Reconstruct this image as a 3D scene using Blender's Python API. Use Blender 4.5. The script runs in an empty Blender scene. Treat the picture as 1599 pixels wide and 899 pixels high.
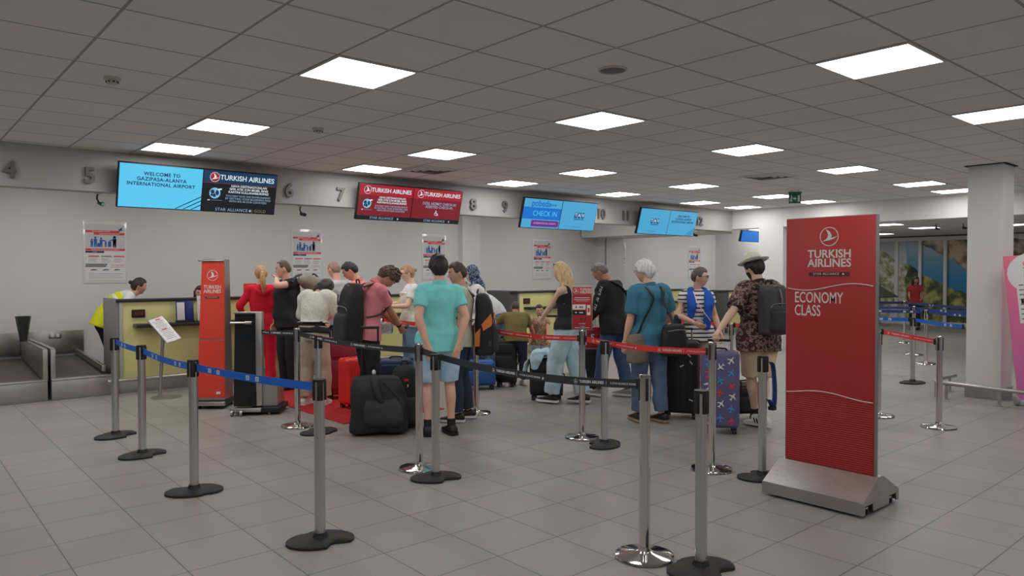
import bpy, bmesh, math, random
import numpy as np
from mathutils import Vector, Matrix, Euler
random.seed(7)
rng = np.random.default_rng(7)
PI = math.pi
SC = bpy.context.scene
COL = SC.collection
def R(d): return math.radians(d)

# ------------------------------------------------------------------ camera, world, exposure
CAMH = 1.65                       # metres above the floor
CEIL = 3.0356                     # ceiling height
cam_data = bpy.data.cameras.new('camera')
cam = bpy.data.objects.new('camera', cam_data); COL.objects.link(cam)
cam_data.sensor_width = 36.0
cam_data.lens = 36.0 * 1147.82 / 1599.0
cam_data.clip_start = 0.05; cam_data.clip_end = 200
_yaw, _pitch, _roll = R(40.874), R(-1.2136), R(-0.1)
_f = Vector((math.sin(_yaw)*math.cos(_pitch), math.cos(_yaw)*math.cos(_pitch), math.sin(_pitch)))
_r = Vector((math.cos(_yaw), -math.sin(_yaw), 0)); _u = _r.cross(_f)
_r2 = _r*math.cos(_roll) + _u*math.sin(_roll); _u2 = -_r*math.sin(_roll) + _u*math.cos(_roll)
_m = Matrix((_r2, _u2, -_f)).transposed().to_4x4(); _m.translation = (0, 0, CAMH)
cam.matrix_world = _m
SC.camera = cam
SC.view_settings.view_transform = 'Standard'
SC.view_settings.look = 'None'
SC.view_settings.exposure = 0.0
SC.view_settings.gamma = 1.0
SC.view_settings.use_curve_mapping = False
PANEL_POWER = 10.2                 # radiance of the ceiling light panels
world = bpy.data.worlds.new('hall_ambient'); SC.world = world; world.use_nodes = True
world.node_tree.nodes['Background'].inputs[0].default_value = (1.0, 0.985, 0.96, 1)
world.node_tree.nodes['Background'].inputs[1].default_value = 0.42   # the rest of the lit hall behind the viewer
SC.cycles.max_bounces = 6; SC.cycles.diffuse_bounces = 4; SC.cycles.glossy_bounces = 4
SC.cycles.sample_clamp_indirect = 4.0
SC.cycles.use_denoising = True
SC.cycles.caustics_reflective = False; SC.cycles.caustics_refractive = False

# ------------------------------------------------------------------ colours and materials
def lin(c):
    c = c/255.0
    return c/12.92 if c <= 0.04045 else ((c+0.055)/1.055)**2.4
def srgb(r, g, b): return (lin(r), lin(g), lin(b), 1)
GAIN = 1/0.43
def ob(r, g, b, k=1.0):
    """albedo of a thing seen with this colour under the hall's dim light"""
    return tuple(min(0.88, lin(c)*GAIN*k) for c in (r, g, b)) + (1,)
MATS = {}
def mat(name, col, rough=0.6, metal=0.0, bump=0.0, bscale=60.0, vary=0.0, vscale=4.0, coat=0.0, emit=None, estr=1.0, spec=None, stretch=None):
    if name in MATS: return MATS[name]
    m = bpy.data.materials.new(name); m.use_nodes = True; MATS[name] = m
    nt = m.node_tree; b = nt.nodes['Principled BSDF']
    b.inputs['Base Color'].default_value = col
    b.inputs['Roughness'].default_value = rough
    b.inputs['Metallic'].default_value = metal
    if coat: b.inputs['Coat Weight'].default_value = coat; b.inputs['Coat Roughness'].default_value = 0.08
    if spec is not None: b.inputs['Specular IOR Level'].default_value = spec
    if emit is not None:
        b.inputs['Emission Color'].default_value = emit; b.inputs['Emission Strength'].default_value = estr
    if bump or vary or stretch:
        tc = nt.nodes.new('ShaderNodeTexCoord'); src = tc.outputs['Object']
        if stretch:
            mp = nt.nodes.new('ShaderNodeMapping'); mp.inputs['Scale'].default_value = stretch
            nt.links.new(src, mp.inputs[0]); src = mp.outputs[0]
        if bump:
            n = nt.nodes.new('ShaderNodeTexNoise'); n.inputs['Scale'].default_value = bscale; n.inputs['Detail'].default_value = 4
            nt.links.new(src, n.inputs['Vector'])
            bp = nt.nodes.new('ShaderNodeBump'); bp.inputs['Strength'].default_value = bump; bp.inputs['Distance'].default_value = 0.01
            nt.links.new(n.outputs[0], bp.inputs['Height']); nt.links.new(bp.outputs[0], b.inputs['Normal'])
        if vary:
            n2 = nt.nodes.new('ShaderNodeTexNoise'); n2.inputs['Scale'].default_value = vscale; n2.inputs['Detail'].default_value = 3
            nt.links.new(src, n2.inputs['Vector'])
            rp = nt.nodes.new('ShaderNodeMapRange'); rp.inputs[1].default_value = 0.3; rp.inputs[2].default_value = 0.7
            rp.inputs[3].default_value = 1-vary; rp.inputs[4].default_value = 1+vary
            nt.links.new(n2.outputs[0], rp.inputs[0])
            mx = nt.nodes.new('ShaderNodeMix'); mx.data_type = 'RGBA'; mx.blend_type = 'MULTIPLY'; mx.inputs[0].default_value = 1
            mx.inputs[6].default_value = col
            nt.links.new(rp.outputs[0], mx.inputs[7]); nt.links.new(mx.outputs[2], b.inputs['Base Color'])
    return m
def glow(name, col, s=1.0):
    """a lit screen pixel colour"""
    return mat(name, (0.01, 0.01, 0.01, 1), 0.35, emit=col, estr=s)
def ramp_mat(name, stops, tex='NOISE', scale=8.0, rough=0.8, stretch=(1,1,1), detail=4, bump=0.0, const=False, feature=None):
    if name in MATS: return MATS[name]
    m = bpy.data.materials.new(name); m.use_nodes = True; MATS[name] = m
    nt = m.node_tree; b = nt.nodes['Principled BSDF']; b.inputs['Roughness'].default_value = rough
    tc = nt.nodes.new('ShaderNodeTexCoord'); mp = nt.nodes.new('ShaderNodeMapping'); mp.inputs['Scale'].default_value = stretch
    nt.links.new(tc.outputs['Object'], mp.inputs[0])
    if tex == 'NOISE':
        t = nt.nodes.new('ShaderNodeTexNoise'); t.inputs['Scale'].default_value = scale; t.inputs['Detail'].default_value = detail; out = t.outputs[0]
    elif tex == 'VORONOI':
        t = nt.nodes.new('ShaderNodeTexVoronoi'); t.inputs['Scale'].default_value = scale; out = t.outputs['Color'] if feature == 'color' else t.outputs['Distance']
    else:
        t = nt.nodes.new('ShaderNodeTexWave'); t.inputs['Scale'].default_value = scale; t.bands_direction = 'Z'; t.inputs['Distortion'].default_value = 0.6; out = t.outputs[1]
    nt.links.new(mp.outputs[0], t.inputs['Vector'])
    cr = nt.nodes.new('ShaderNodeValToRGB')
    if const: cr.color_ramp.interpolation = 'CONSTANT'
    el = cr.color_ramp.elements
    while len(el) < len(stops): el.new(0.5)
    for e, (p, c) in zip(el, stops): e.position = p; e.color = c
    nt.links.new(out, cr.inputs[0]); nt.links.new(cr.outputs[0], b.inputs['Base Color'])
    if bump:
        bp = nt.nodes.new('ShaderNodeBump'); bp.inputs['Strength'].default_value = bump; bp.inputs['Distance'].default_value = 0.01
        nt.links.new(out, bp.inputs['Height']); nt.links.new(bp.outputs[0], b.inputs['Normal'])
    return m

# ------------------------------------------------------------------ mesh builder
class MB:
    """collects shapes; build() links them as ONE mesh object"""
    def __init__(s): s.v = []; s.f = []; s.mi = []; s.mats = []; s.M = Matrix(); s.sm = []
    def _m(s, m):
        if m not in s.mats: s.mats.append(m)
        return s.mats.index(m)
    def add(s, verts, faces, m, smooth=True):
        o = len(s.v); k = s._m(m)
        for p in verts: s.v.append(tuple(s.M @ Vector(p)))
        for f in faces: s.f.append([i+o for i in f]); s.mi.append(k); s.sm.append(smooth)
        return s
    def bm(s, b, m, smooth=True):
        b.verts.index_update()
        s.add([v.co[:] for v in b.verts], [[v.index for v in f.verts] for f in b.faces], m, smooth); b.free(); return s
    def box(s, c, d, m, bev=0.0, seg=2, rot=None):
        b = bmesh.new(); bmesh.ops.create_cube(b, size=1)
        for v in b.verts: v.co = Vector((v.co.x*d[0], v.co.y*d[1], v.co.z*d[2]))
        if bev > 0: bmesh.ops.bevel(b, geom=list(b.edges), offset=min(bev, min(d)*0.49), segments=seg, affect='EDGES', profile=0.5)
        T = Matrix.Translation(c)
        if rot is not None: T = T @ Euler(rot).to_matrix().to_4x4()
        bmesh.ops.transform(b, matrix=T, verts=b.verts); return s.bm(b, m)
    def quad(s, a, b_, c, d, m): return s.add([a, b_, c, d], [(0, 1, 2, 3)], m, False)
    def cyl(s, p0, p1, r0, m, r1=None, n=20, cap=True):
        r1 = r0 if r1 is None else r1
        p0 = Vector(p0); p1 = Vector(p1); z = (p1-p0).normalized(); x = z.orthogonal().normalized(); y = z.cross(x)
        vs = []
        for p, r in ((p0, r0), (p1, r1)):
            for k in range(n):
                a = 2*PI*k/n; vs.append(p + x*math.cos(a)*r + y*math.sin(a)*r)
        fs = [(k, (k+1) % n, n+(k+1) % n, n+k) for k in range(n)]
        if cap: fs += [tuple(range(n))[::-1], tuple(range(n, 2*n))]
        return s.add(vs, fs, m)
    def lathe(s, prof, m, c=(0, 0, 0), n=32):
        vs = []; fs = []; c = Vector(c)
        for r, z in prof:
            for k in range(n):
                a = 2*PI*k/n; vs.append(c + Vector((r*math.cos(a), r*math.sin(a), z)))
        for j in range(len(prof)-1):
            for k in range(n): fs.append((j*n+k, j*n+(k+1) % n, (j+1)*n+(k+1) % n, (j+1)*n+k))
        fs.append(tuple(range(n))[::-1]); fs.append(tuple(range((len(prof)-1)*n, len(prof)*n)))
        return s.add(vs, fs, m)
    def prism(s, poly, z0, z1, m, T=None):
        """poly in xy extruded in z, then moved by the matrix T"""
        n = len(poly); T = T or Matrix()
        vs = [T @ Vector((x, y, z0)) for x, y in poly] + [T @ Vector((x, y, z1)) for x, y in poly]
        fs = [(k, (k+1) % n, n+(k+1) % n, n+k) for k in range(n)] + [tuple(range(n))[::-1], tuple(range(n, 2*n))]
        return s.add(vs, fs, m, False)
    def tube(s, pts, rad, m, n=10, smooth=2, flat=None, up=None, cap=True):
        """swept round (or flattened, flat=(a,b)) tube through points"""
        P = [Vector(p) for p in pts]; Rr = list(rad) if hasattr(rad, '__len__') else [rad]*len(P)
        if smooth and len(P) > 2: P, Rr = catmull(P, Rr, smooth)
        vs = []; fs = []; prev = None
        for k, p in enumerate(P):
            t = (P[min(k+1, len(P)-1)] - P[max(k-1, 0)]); t = t.normalized() if t.length > 1e-9 else Vector((0, 0, 1))
            if up is not None: x = Vector(up) - t*Vector(up).dot(t); x = x.normalized() if x.length > 1e-5 else t.orthogonal().normalized()
            elif prev is None: x = t.orthogonal().normalized()
            else: x = (prev - t*prev.dot(t)); x = x.normalized() if x.length > 1e-6 else t.orthogonal().normalized()
            prev = x; y = t.cross(x)
            a, b_ = (Rr[k], Rr[k]) if flat is None else (flat[0]*Rr[k], flat[1]*Rr[k])
            for j in range(n):
                an = 2*PI*j/n; cx, cy = math.cos(an), math.sin(an)
                if flat is not None: cx = math.copysign(abs(cx)**0.45, cx); cy = math.copysign(abs(cy)**0.45, cy)
                vs.append(p + x*cx*a + y*cy*b_)
        L = len(P)
        for k in range(L-1):
            for j in range(n): fs.append((k*n+j, k*n+(j+1) % n, (k+1)*n+(j+1) % n, (k+1)*n+j))
        if cap: fs.append(tuple(range(n))[::-1]); fs.append(tuple(range((L-1)*n, L*n)))
        return s.add(vs, fs, m)
    def ell(s, c, r, m, n=16, rot=None):
        b = bmesh.new(); bmesh.ops.create_uvsphere(b, u_segments=n, v_segments=max(6, n//2), radius=1)
        T = Matrix.Translation(c) @ (rot.to_4x4() if rot is not None else Matrix()) @ Matrix.Diagonal((r[0], r[1], r[2], 1))
        bmesh.ops.transform(b, matrix=T, verts=b.verts); return s.bm(b, m)
    def text(s, body, size, m, T, align='CENTER', bold=0.0, ext=0.0006, sx=1.0, space=1.0, line=1.0):
        """lettering lying in the local xy plane of T (x right, y up, z out)"""
        cu = bpy.data.curves.new('t', 'FONT'); cu.body = body; cu.size = size; cu.align_x = align; cu.align_y = 'CENTER'
        cu.offset = bold*size; cu.extrude = ext; cu.space_character = space; cu.space_line = line; cu.resolution_u = 3
        o = bpy.data.objects.new('t', cu); COL.objects.link(o)
        dg = bpy.context.evaluated_depsgraph_get(); me = bpy.data.meshes.new_from_object(o.evaluated_get(dg))
        D = T @ Matrix.Diagonal((sx, 1, 1, 1))
        s.add([D @ v.co for v in me.vertices], [list(p.vertices) for p in me.polygons], m, False)
        bpy.data.objects.remove(o); bpy.data.curves.remove(cu); bpy.data.meshes.remove(me); return s
    def mesh(s, name, angle=40):
        me = bpy.data.meshes.new(name); me.from_pydata(s.v, [], s.f)
        for m in s.mats: me.materials.append(m)
        me.polygons.foreach_set('material_index', s.mi); me.polygons.foreach_set('use_smooth', s.sm)
        me.validate(); me.set_sharp_from_angle(angle=R(angle)); me.update(); return me
    def build(s, name, parent=None, angle=40):
        o = bpy.data.objects.new(name, s.mesh(name, angle)); COL.objects.link(o)
        if parent is not None: o.parent = parent
        return o
def catmull(P, Rr, sub):
    oP = []; oR = []
    n = len(P)
    for i in range(n-1):
        p0, p1, p2, p3 = P[max(i-1, 0)], P[i], P[i+1], P[min(i+2, n-1)]
        for k in range(sub):
            t = k/sub
            oP.append(0.5*((2*p1) + (p2-p0)*t + (2*p0-5*p1+4*p2-p3)*t*t + (3*p1-p0-3*p2+p3)*t**3))
            tt = t*t*(3-2*t); oR.append(Rr[i]*(1-tt)+Rr[i+1]*tt)
    oP.append(P[-1]); oR.append(Rr[-1]); return oP, oR
def tag(o, label, cat, group=None, kind=None):
    if label: o['label'] = label
    if cat: o['category'] = cat
    if group: o['group'] = group
    if kind: o['kind'] = kind
    return o
def thing(name, label, cat, loc=(0, 0, 0), rz=0.0, group=None):
    o = bpy.data.objects.new(name, None); COL.objects.link(o); o.location = loc; o.rotation_euler = (0, 0, rz)
    o.empty_display_size = 0.1
    return tag(o, label, cat, group)
def struct(mb, name, angle=40):
    o = mb.build(name, None, angle); o['kind'] = 'structure'; return o
def children(o): return [c for c in bpy.data.objects if c.parent == o]
def dup(root, loc=None, rz=None, label=None):
    """a copy of a thing and of each of its parts and sub-parts"""
    def cp(o, par):
        c = o.copy(); COL.objects.link(c); c.parent = par
        for k in KIDS.get(o.name, None) or children(o): cp(k, c)
        return c
    r = cp(root, None)
    if loc is not None: r.location = loc
    if rz is not None: r.rotation_euler = (0, 0, rz)
    if label: r['label'] = label
    return r
KIDS = {}
def T3(loc, x, y):
    """frame: origin, x axis, y axis -> z out"""
    x = Vector(x).normalized(); y = Vector(y).normalized(); z = x.cross(y)
    M = Matrix((x, y, z)).transposed().to_4x4(); M.translation = loc; return M
# ------------------------------------------------------------------ the hall
def grid_mat(name, col, line_col, tile, x0, y0, lw, rough, var, bump=0.0, spec=0.5, cellvar=0.03):
    m = bpy.data.materials.new(name); m.use_nodes = True; MATS[name] = m
    nt = m.node_tree; N = nt.nodes; L = nt.links; b = N['Principled BSDF']
    b.inputs['Specular IOR Level'].default_value = spec
    tc = N.new('ShaderNodeTexCoord'); sp = N.new('ShaderNodeSeparateXYZ'); L.new(tc.outputs['Object'], sp.inputs[0])
    def mth(op, a, bb=None):
        n = N.new('ShaderNodeMath'); n.operation = op
        for i, q in enumerate((a, bb)):
            if q is None: continue
            if isinstance(q, (int, float)): n.inputs[i].default_value = q
            else: L.new(q, n.inputs[i])
        return n.outputs[0]
    cells = []; masks = []
    for ax, o0 in ((0, x0), (1, y0)):
        u = mth('DIVIDE', mth('SUBTRACT', sp.outputs[ax], o0), tile)
        fr = mth('FRACT', u); cells.append(mth('FLOOR', u))
        d = mth('MINIMUM', fr, mth('SUBTRACT', 1.0, fr))
        masks.append(mth('LESS_THAN', d, lw/tile/2))
    line = mth('MAXIMUM', masks[0], masks[1])
    cb = N.new('ShaderNodeCombineXYZ'); L.new(cells[0], cb.inputs[0]); L.new(cells[1], cb.inputs[1])
    wn = N.new('ShaderNodeTexWhiteNoise'); L.new(cb.outputs[0], wn.inputs[0])
    ns = N.new('ShaderNodeTexNoise'); ns.inputs['Scale'].default_value = 1.3; ns.inputs['Detail'].default_value = 5; L.new(tc.outputs['Object'], ns.inputs['Vector'])
    val = mth('ADD', mth('MULTIPLY', mth('SUBTRACT', wn.outputs[0], 0.5), cellvar*2), mth('MULTIPLY', mth('SUBTRACT', ns.outputs[0], 0.5), var*2))
    val = mth('ADD', val, 1.0)
    mx = N.new('ShaderNodeMix'); mx.data_type = 'RGBA'; mx.blend_type = 'MULTIPLY'; mx.inputs[0].default_value = 1; mx.inputs[6].default_value = col
    L.new(val, mx.inputs[7])
    m2 = N.new('ShaderNodeMix'); m2.data_type = 'RGBA'; L.new(line, m2.inputs[0]); L.new(mx.outputs[2], m2.inputs[6]); m2.inputs[7].default_value = line_col
    L.new(m2.outputs[2], b.inputs['Base Color'])
    n3 = N.new('ShaderNodeTexNoise'); n3.inputs['Scale'].default_value = 3.0; L.new(tc.outputs['Object'], n3.inputs['Vector'])
    rr = N.new('ShaderNodeMapRange'); rr.inputs[3].default_value = rough-0.08; rr.inputs[4].default_value = rough+0.08
    L.new(n3.outputs[0], rr.inputs[0]); L.new(rr.outputs[0], b.inputs['Roughness'])
    bp = N.new('ShaderNodeBump'); bp.inputs['Strength'].default_value = 0.4; bp.inputs['Distance'].default_value = 0.004; bp.invert = True
    L.new(line, bp.inputs['Height']); L.new(bp.outputs[0], b.inputs['Normal'])
    return m
M_floor = grid_mat('floor_tile', (0.335, 0.311, 0.290, 1), (0.13, 0.122, 0.116, 1), 0.4775, 2.2372, 5.1729, 0.007, 0.42, 0.06, spec=0.45, cellvar=0.035)
M_ceil = grid_mat('ceiling_tile', (0.88, 0.87, 0.845, 1), (0.42, 0.405, 0.39, 1), 0.62, 1.622, 3.655, 0.018, 0.85, 0.05, spec=0.2, cellvar=0.02)
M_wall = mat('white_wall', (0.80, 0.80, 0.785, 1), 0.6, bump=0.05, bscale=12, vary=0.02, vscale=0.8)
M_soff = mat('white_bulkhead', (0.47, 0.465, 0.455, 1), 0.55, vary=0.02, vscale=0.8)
M_black = mat('black_plastic', (0.012, 0.012, 0.013, 1), 0.45)
M_dark = mat('dark_gap', (0.02, 0.02, 0.02, 1), 0.9)
M_steel = mat('brushed_steel', (0.50, 0.48, 0.455, 1), 0.36, 1.0, bump=0.12, bscale=30, vary=0.12, vscale=3, stretch=(1, 1, 0.05))
M_chrome = mat('chrome', (0.72, 0.70, 0.67, 1), 0.08, 1.0)
M_alu = mat('satin_aluminium', (0.50, 0.50, 0.50, 1), 0.33, 1.0)
M_grey = mat('grey_metal', (0.30, 0.30, 0.31, 1), 0.45, 0.3)
M_white = mat('white_enamel', (0.8, 0.8, 0.8, 1), 0.4)
M_rubber = mat('black_rubber', (0.018, 0.018, 0.018, 1), 0.62, bump=0.2, bscale=40)

b = MB(); b.box((13, 6, -0.05), (46, 40, 0.1), M_floor); struct(b, 'floor')
b = MB(); b.box((3.35, 0.25, CEIL+0.05), (22.7, 18.5, 0.1), M_ceil); struct(b, 'ceiling')
b = MB(); b.box((22.6, 0.65, 2.76+0.05), (15.4, 17.3, 0.1), M_ceil); b.box((22.2, 12.0, 2.81), (5.0, 5.4, .1), M_ceil); struct(b, 'ceiling_beyond')
b = MB(); b.box((6.3, 11.5, 3.20), (26.8, 4.0, 0.1), M_wall); struct(b, 'ceiling_counter')
b = MB(); b.box((6.3, 13.15, 1.6), (26.8, 0.2, 3.2), M_wall); struct(b, 'wall_back')
b = MB(); b.box((19.7, 11.05, 1.5), (0.2, 4.0, 3.0), M_wall); struct(b, 'wall_side')
b = MB(); b.box((-7.1, 3, 1.6), (0.2, 24, 3.2), M_wall); struct(b, 'wall_left')
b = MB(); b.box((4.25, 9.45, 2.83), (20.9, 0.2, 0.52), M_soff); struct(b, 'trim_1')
b = MB(); b.box((14.87, 3.2, 2.89), (0.34, 20.0, 0.54), mat('beam_paint', (.84, .84, .83, 1), .55)); struct(b, 'trim_2')     # the beam to the next hall
b = MB(); b.box((14.26, 11.25, 2.83), (1.38, 3.45, 0.60), M_wall); struct(b, 'trim_3')
b = MB(); b.box((14.55, 12.9, 1.27), (0.76, 0.33, 2.54), M_wall); b.box((14.20, 12.718, 1.27), (0.03, 0.012, 2.54), M_grey); struct(b, 'wall_column_back')
b = MB(); b.box((9.97, 12.98, 1.6), (0.5, 0.2, 3.1), M_wall); struct(b, 'wall_pilaster')
b = MB(); b.box((11.09, 3.2, 1.5178), (0.45, 0.40, 3.0356), M_wall); b.box((11.09, 3.2, 0.07), (0.47, 0.42, 0.14), M_steel)
b.box((11.09, 3.2, CEIL-0.004), (0.52, 0.47, 0.012), M_dark); struct(b, 'wall_column_right')
b = MB(); b.box((14.87, 8.4, 1.31), (0.34, 0.57, 2.62), M_wall); struct(b, 'wall_column_middle')

# ---- next hall: framed panes with a coastal mural behind glass
def mural_mat():
    m = bpy.data.materials.new('coast_mural'); m.use_nodes = True
    nt = m.node_tree; N = nt.nodes; L = nt.links; b = N['Principled BSDF']; b.inputs['Roughness'].default_value = 0.25
    b.inputs['Coat Weight'].default_value = 0.5; b.inputs['Coat Roughness'].default_value = 0.03
    tc = N.new('ShaderNodeTexCoord'); sp = N.new('ShaderNodeSeparateXYZ'); L.new(tc.outputs['Object'], sp.inputs[0])
    def mth(op, a, bb):
        n = N.new('ShaderNodeMath'); n.operation = op
        for i, q in enumerate((a, bb)):
            if isinstance(q, (int, float)): n.inputs[i].default_value = q
            else: L.new(q, n.inputs[i])
        return n.outputs[0]
    def noise(sc, det=6):
        n = N.new('ShaderNodeTexNoise'); n.inputs['Scale'].default_value = sc; n.inputs['Detail'].default_value = det
        L.new(tc.outputs['Object'], n.inputs['Vector']); return n.outputs[0]
    def ramp(src, stops):
        r = N.new('ShaderNodeValToRGB'); el = r.color_ramp.elements
        while len(el) < len(stops): el.new(0.5)
        for e, (p, c) in zip(el, stops): e.position = p; e.color = c
        L.new(src, r.inputs[0]); return r.outputs[0]
    def mix(f, a, c):
        x = N.new('ShaderNodeMix'); x.data_type = 'RGBA'; L.new(f, x.inputs[0]); L.new(a, x.inputs[6]); L.new(c, x.inputs[7]); return x.outputs[2]
    y = sp.outputs[1]; z = sp.outputs[2]     # y falls to the right in the picture
    sea0 = ramp(mth('ADD', mth('MULTIPLY', z, 0.36), mth('MULTIPLY', noise(0.7), 0.25)), [(0.3, ob(20, 92, 140)), (0.62, ob(34, 100, 140)), (0.85, ob(86, 122, 140)), (1.0, ob(120, 140, 150))])
    mist = ramp(noise(.8), [(0.3, ob(128, 140, 146)), (0.7, ob(150, 156, 158))])
    sea = mix(mth('GREATER_THAN', mth('ADD', y, mth('MULTIPLY', noise(1.0), .3)), 9.5), sea0, mist)
    hill = ramp(noise(3.2, 8), [(0.3, ob(30, 38, 32)), (0.47, ob(66, 72, 46)), (0.56, ob(116, 116, 66)), (0.7, ob(150, 140, 90))])
    town = ramp(noise(5.5, 8), [(0.35, ob(78, 84, 66)), (0.5, ob(136, 138, 110)), (0.62, ob(186, 184, 165))])
    land = mix(mth('GREATER_THAN', mth('ADD', y, mth('MULTIPLY', noise(1.2), 0.5)), 9.62), hill, town)
    edge = mth('ADD', mth('MULTIPLY', mth('SUBTRACT', y, 8.2), 0.55), mth('ADD', 1.0, mth('MULTIPLY', noise(2.0), 0.5)))
    c1 = mix(mth('GREATER_THAN', edge, z), sea, land)
    rock = ramp(noise(3.0, 8), [(0.4, ob(50, 48, 44)), (0.5, ob(104, 92, 78)), (0.62, ob(150, 134, 112))])
    far = mth('GREATER_THAN', mth('SUBTRACT', z, mth('MULTIPLY', mth('SUBTRACT', y, 8.2), 0.62)), mth('ADD', 1.75, mth('MULTIPLY', noise(1.6), 0.6)))
    L.new(mix(far, c1, rock), b.inputs['Base Color'])
    return m
M_mural = mural_mat()
b = MB(); b.box((24.5, 8.6, 1.35), (0.04, 5.6, 2.62), M_mural); tag(b.build('coast_mural'), 'wide coastal photograph mural with sea and green hill behind framed panes', 'mural')
ys = [11.2, 10.31, 9.62, 8.93, 8.22, 7.5, 6.8, 6.0]
b = MB()
for y in ys: b.box((24.41, y, 1.35), (0.09, 0.09, 2.7), M_white, 0.01)
for z in (0.06, 2.66): b.box((24.42, 8.6, z), (0.085, 5.3, 0.12), M_white, 0.01)
struct(b, 'window_1')
b = MB(); b.box((24.7, 4.0, 1.4), (0.2, 24, 2.8), mat('far_wall', (0.55, 0.55, 0.54, 1), 0.6)); struct(b, 'wall_beyond')

# ------------------------------------------------------------------ ceiling lights
M_panel = mat('lit_diffuser', (0.8, 0.8, 0.8, 1), 0.5, emit=(1.0, 0.985, 0.955, 1), estr=PANEL_POWER)
M_frame = mat('light_frame', (0.75, 0.74, 0.72, 1), 0.4)
fr = MB()
for s in (-1, 1):
    fr.box((s*0.295, 0, -0.004), (0.014, 0.604, 0.012), M_frame, 0.002); fr.box((0, s*0.295, -0.004), (0.576, 0.014, 0.012), M_frame, 0.002)
df = MB(); df.add([(-.288, -.288, -.006), (-.288, .288, -.006), (.288, .288, -.006), (.288, -.288, -.006), (-.288, -.288, 0), (-.288, .288, 0), (.288, .288, 0), (.288, -.288, 0)],
                  [(0, 1, 2, 3)], M_panel, False)
light0 = thing('ceiling_light', 'square light panel', 'ceiling light', group='square light panels in the ceiling grid')
fr.build('light_frame', light0); df.build('diffuser', light0)
colw = {1: 'first', 5: 'second', 9: 'third', 13: 'fourth', 17: 'fifth', 19.5: 'sixth'}
roww = {-3: 'nearest row', 1: 'second nearest row', 5: 'third row', 7.58: 'row along the numbered bulkhead'}
first = True
for i in (-7, -3, 1, 5, 9, 13, 17, 19.5):
    for j in (-7, -3, 1, 5, 7.58):
        seen = i >= 1 and j > -7 and not (i < 5 and j == -3)
        loc = (1.622+0.62*(i+.5), 3.655+0.62*(j+.5), CEIL)
        if i == -7 and j in (5, 7.58): continue
        lab = 'square light panel of the %s, %s from the left' % (roww[j], colw[i]) if seen else 'square ceiling light panel outside the picture'
        if first: o = light0; o.location = loc; o['label'] = lab; first = False
        else: o = dup(light0, loc, None, lab)
for k, (x, y) in enumerate([(17.97, 7.31), (20.03, 7.24), (22.3, 9.25), (20.4, 5.32), (17.97, 10.2), (18.0, 2.5)]):
    dup(light0, (x, y, 2.76), None, ['light panel of the next hall just right of the tall red sign', 'light panel of the next hall above the mural', 'small far light panel of the next hall beside the sign edge', 'light panel of the next hall right of the white column', 'hidden light panel of the next hall over the side wall', 'light panel of the next hall beyond the column'][k])

for k in range(9):
    for y in (10.2, 11.5): dup(light0, (-0.6+2.48*k, y, 3.148), None, 'square light panel hidden behind the numbered bulkhead')
# ------------------------------------------------------------------ small ceiling fittings
M_offw = mat('old_white_plastic', (0.62, 0.58, 0.50, 1), 0.5)
def detector(x, y, label):
    t = thing('smoke_detector', label, 'smoke detector', (x, y, CEIL), group='smoke detectors on the ceiling')
    b = MB(); b.lathe([(0.0, 0), (0.055, 0), (0.055, -0.014), (0.045, -0.02), (0.0, -0.02)], M_offw); b.build('mount_base', t)
    b = MB(); b.lathe([(0.0, -0.02), (0.036, -0.02), (0.04, -0.03), (0.03, -0.048), (0.0, -0.052)], M_offw)
    for k in range(8): b.box((0.037*math.cos(k*PI/4), 0.037*math.sin(k*PI/4), -0.033), (0.012, 0.012, 0.010), M_black)
    b.build('sensor_head', t)
detector(1.29, 5.82, 'beige smoke detector above the left side of the hall')
detector(3.23, 6.57, 'beige smoke detector between the two left lights')
t = thing('ceiling_speaker', 'round grey ceiling speaker above the middle of the hall', 'speaker', (3.83, 3.37, CEIL))
b = MB(); b.lathe([(0.0, 0), (0.10, 0), (0.10, -0.008), (0.088, -0.012), (0.086, -0.006), (0, -0.006)], M_offw); b.build('rim', t)
b = MB(); b.lathe([(0.0, -0.006), (0.085, -0.006), (0.06, -0.011), (0, -0.013)], mat('speaker_mesh', (0.22, 0.22, 0.215, 1), 0.7, bump=0.4, bscale=400)); b.build('grille', t)
def vent(x, y, label):
    t = thing('ceiling_vent', label, 'air vent', (x, y, CEIL), group='four way air vents in the ceiling')
    b = MB()
    for s in (-1, 1): b.box((s*.29, 0, -0.006), (.03, .61, .014), M_frame); b.box((0, s*.29, -0.006), (.55, .03, .014), M_frame)
    b.build('vent_frame', t)
    b = MB(); b.box((0, 0, -.001), (.56, .56, .004), M_dark); b.build('duct_opening', t)
    for k in range(3):
        r = .24-.075*k; b = MB()
        for a in range(4):
            b.M = Matrix.Rotation(a*PI/2, 4, 'Z'); b.box((0, r, -0.008), (2*r, .045, .004), M_frame, rot=(R(35), 0, 0))
        b.build('louvre', t)
vent(9.79, 5.64, 'square air vent in the ceiling left of the green exit sign')
vent(5.68, 8.24, 'square air vent in the ceiling above the red check-in screens')
M_green = mat('exit_green', ob(28, 74, 56), 0.4); M_pict = mat('exit_white', ob(170, 200, 185), 0.5)
t = thing('exit_sign', 'green emergency exit sign hanging from the ceiling', 'exit sign', (11.83, 6.32, CEIL), R(-49)); t.scale = (.62, .62, .85)
b = MB(); b.box((0, 0, -.05), (.34, .07, .04), M_green, .005); b.box((-.1, 0, -.015), (.012, .012, .03), M_grey); b.box((.1, 0, -.015), (.012, .012, .03), M_grey); b.build('housing', t)
b = MB(); b.box((0, 0, -.165), (.32, .016, .19), M_green, .003); o = b.build('sign_panel', t)
b = MB(); y = -.0095
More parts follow.
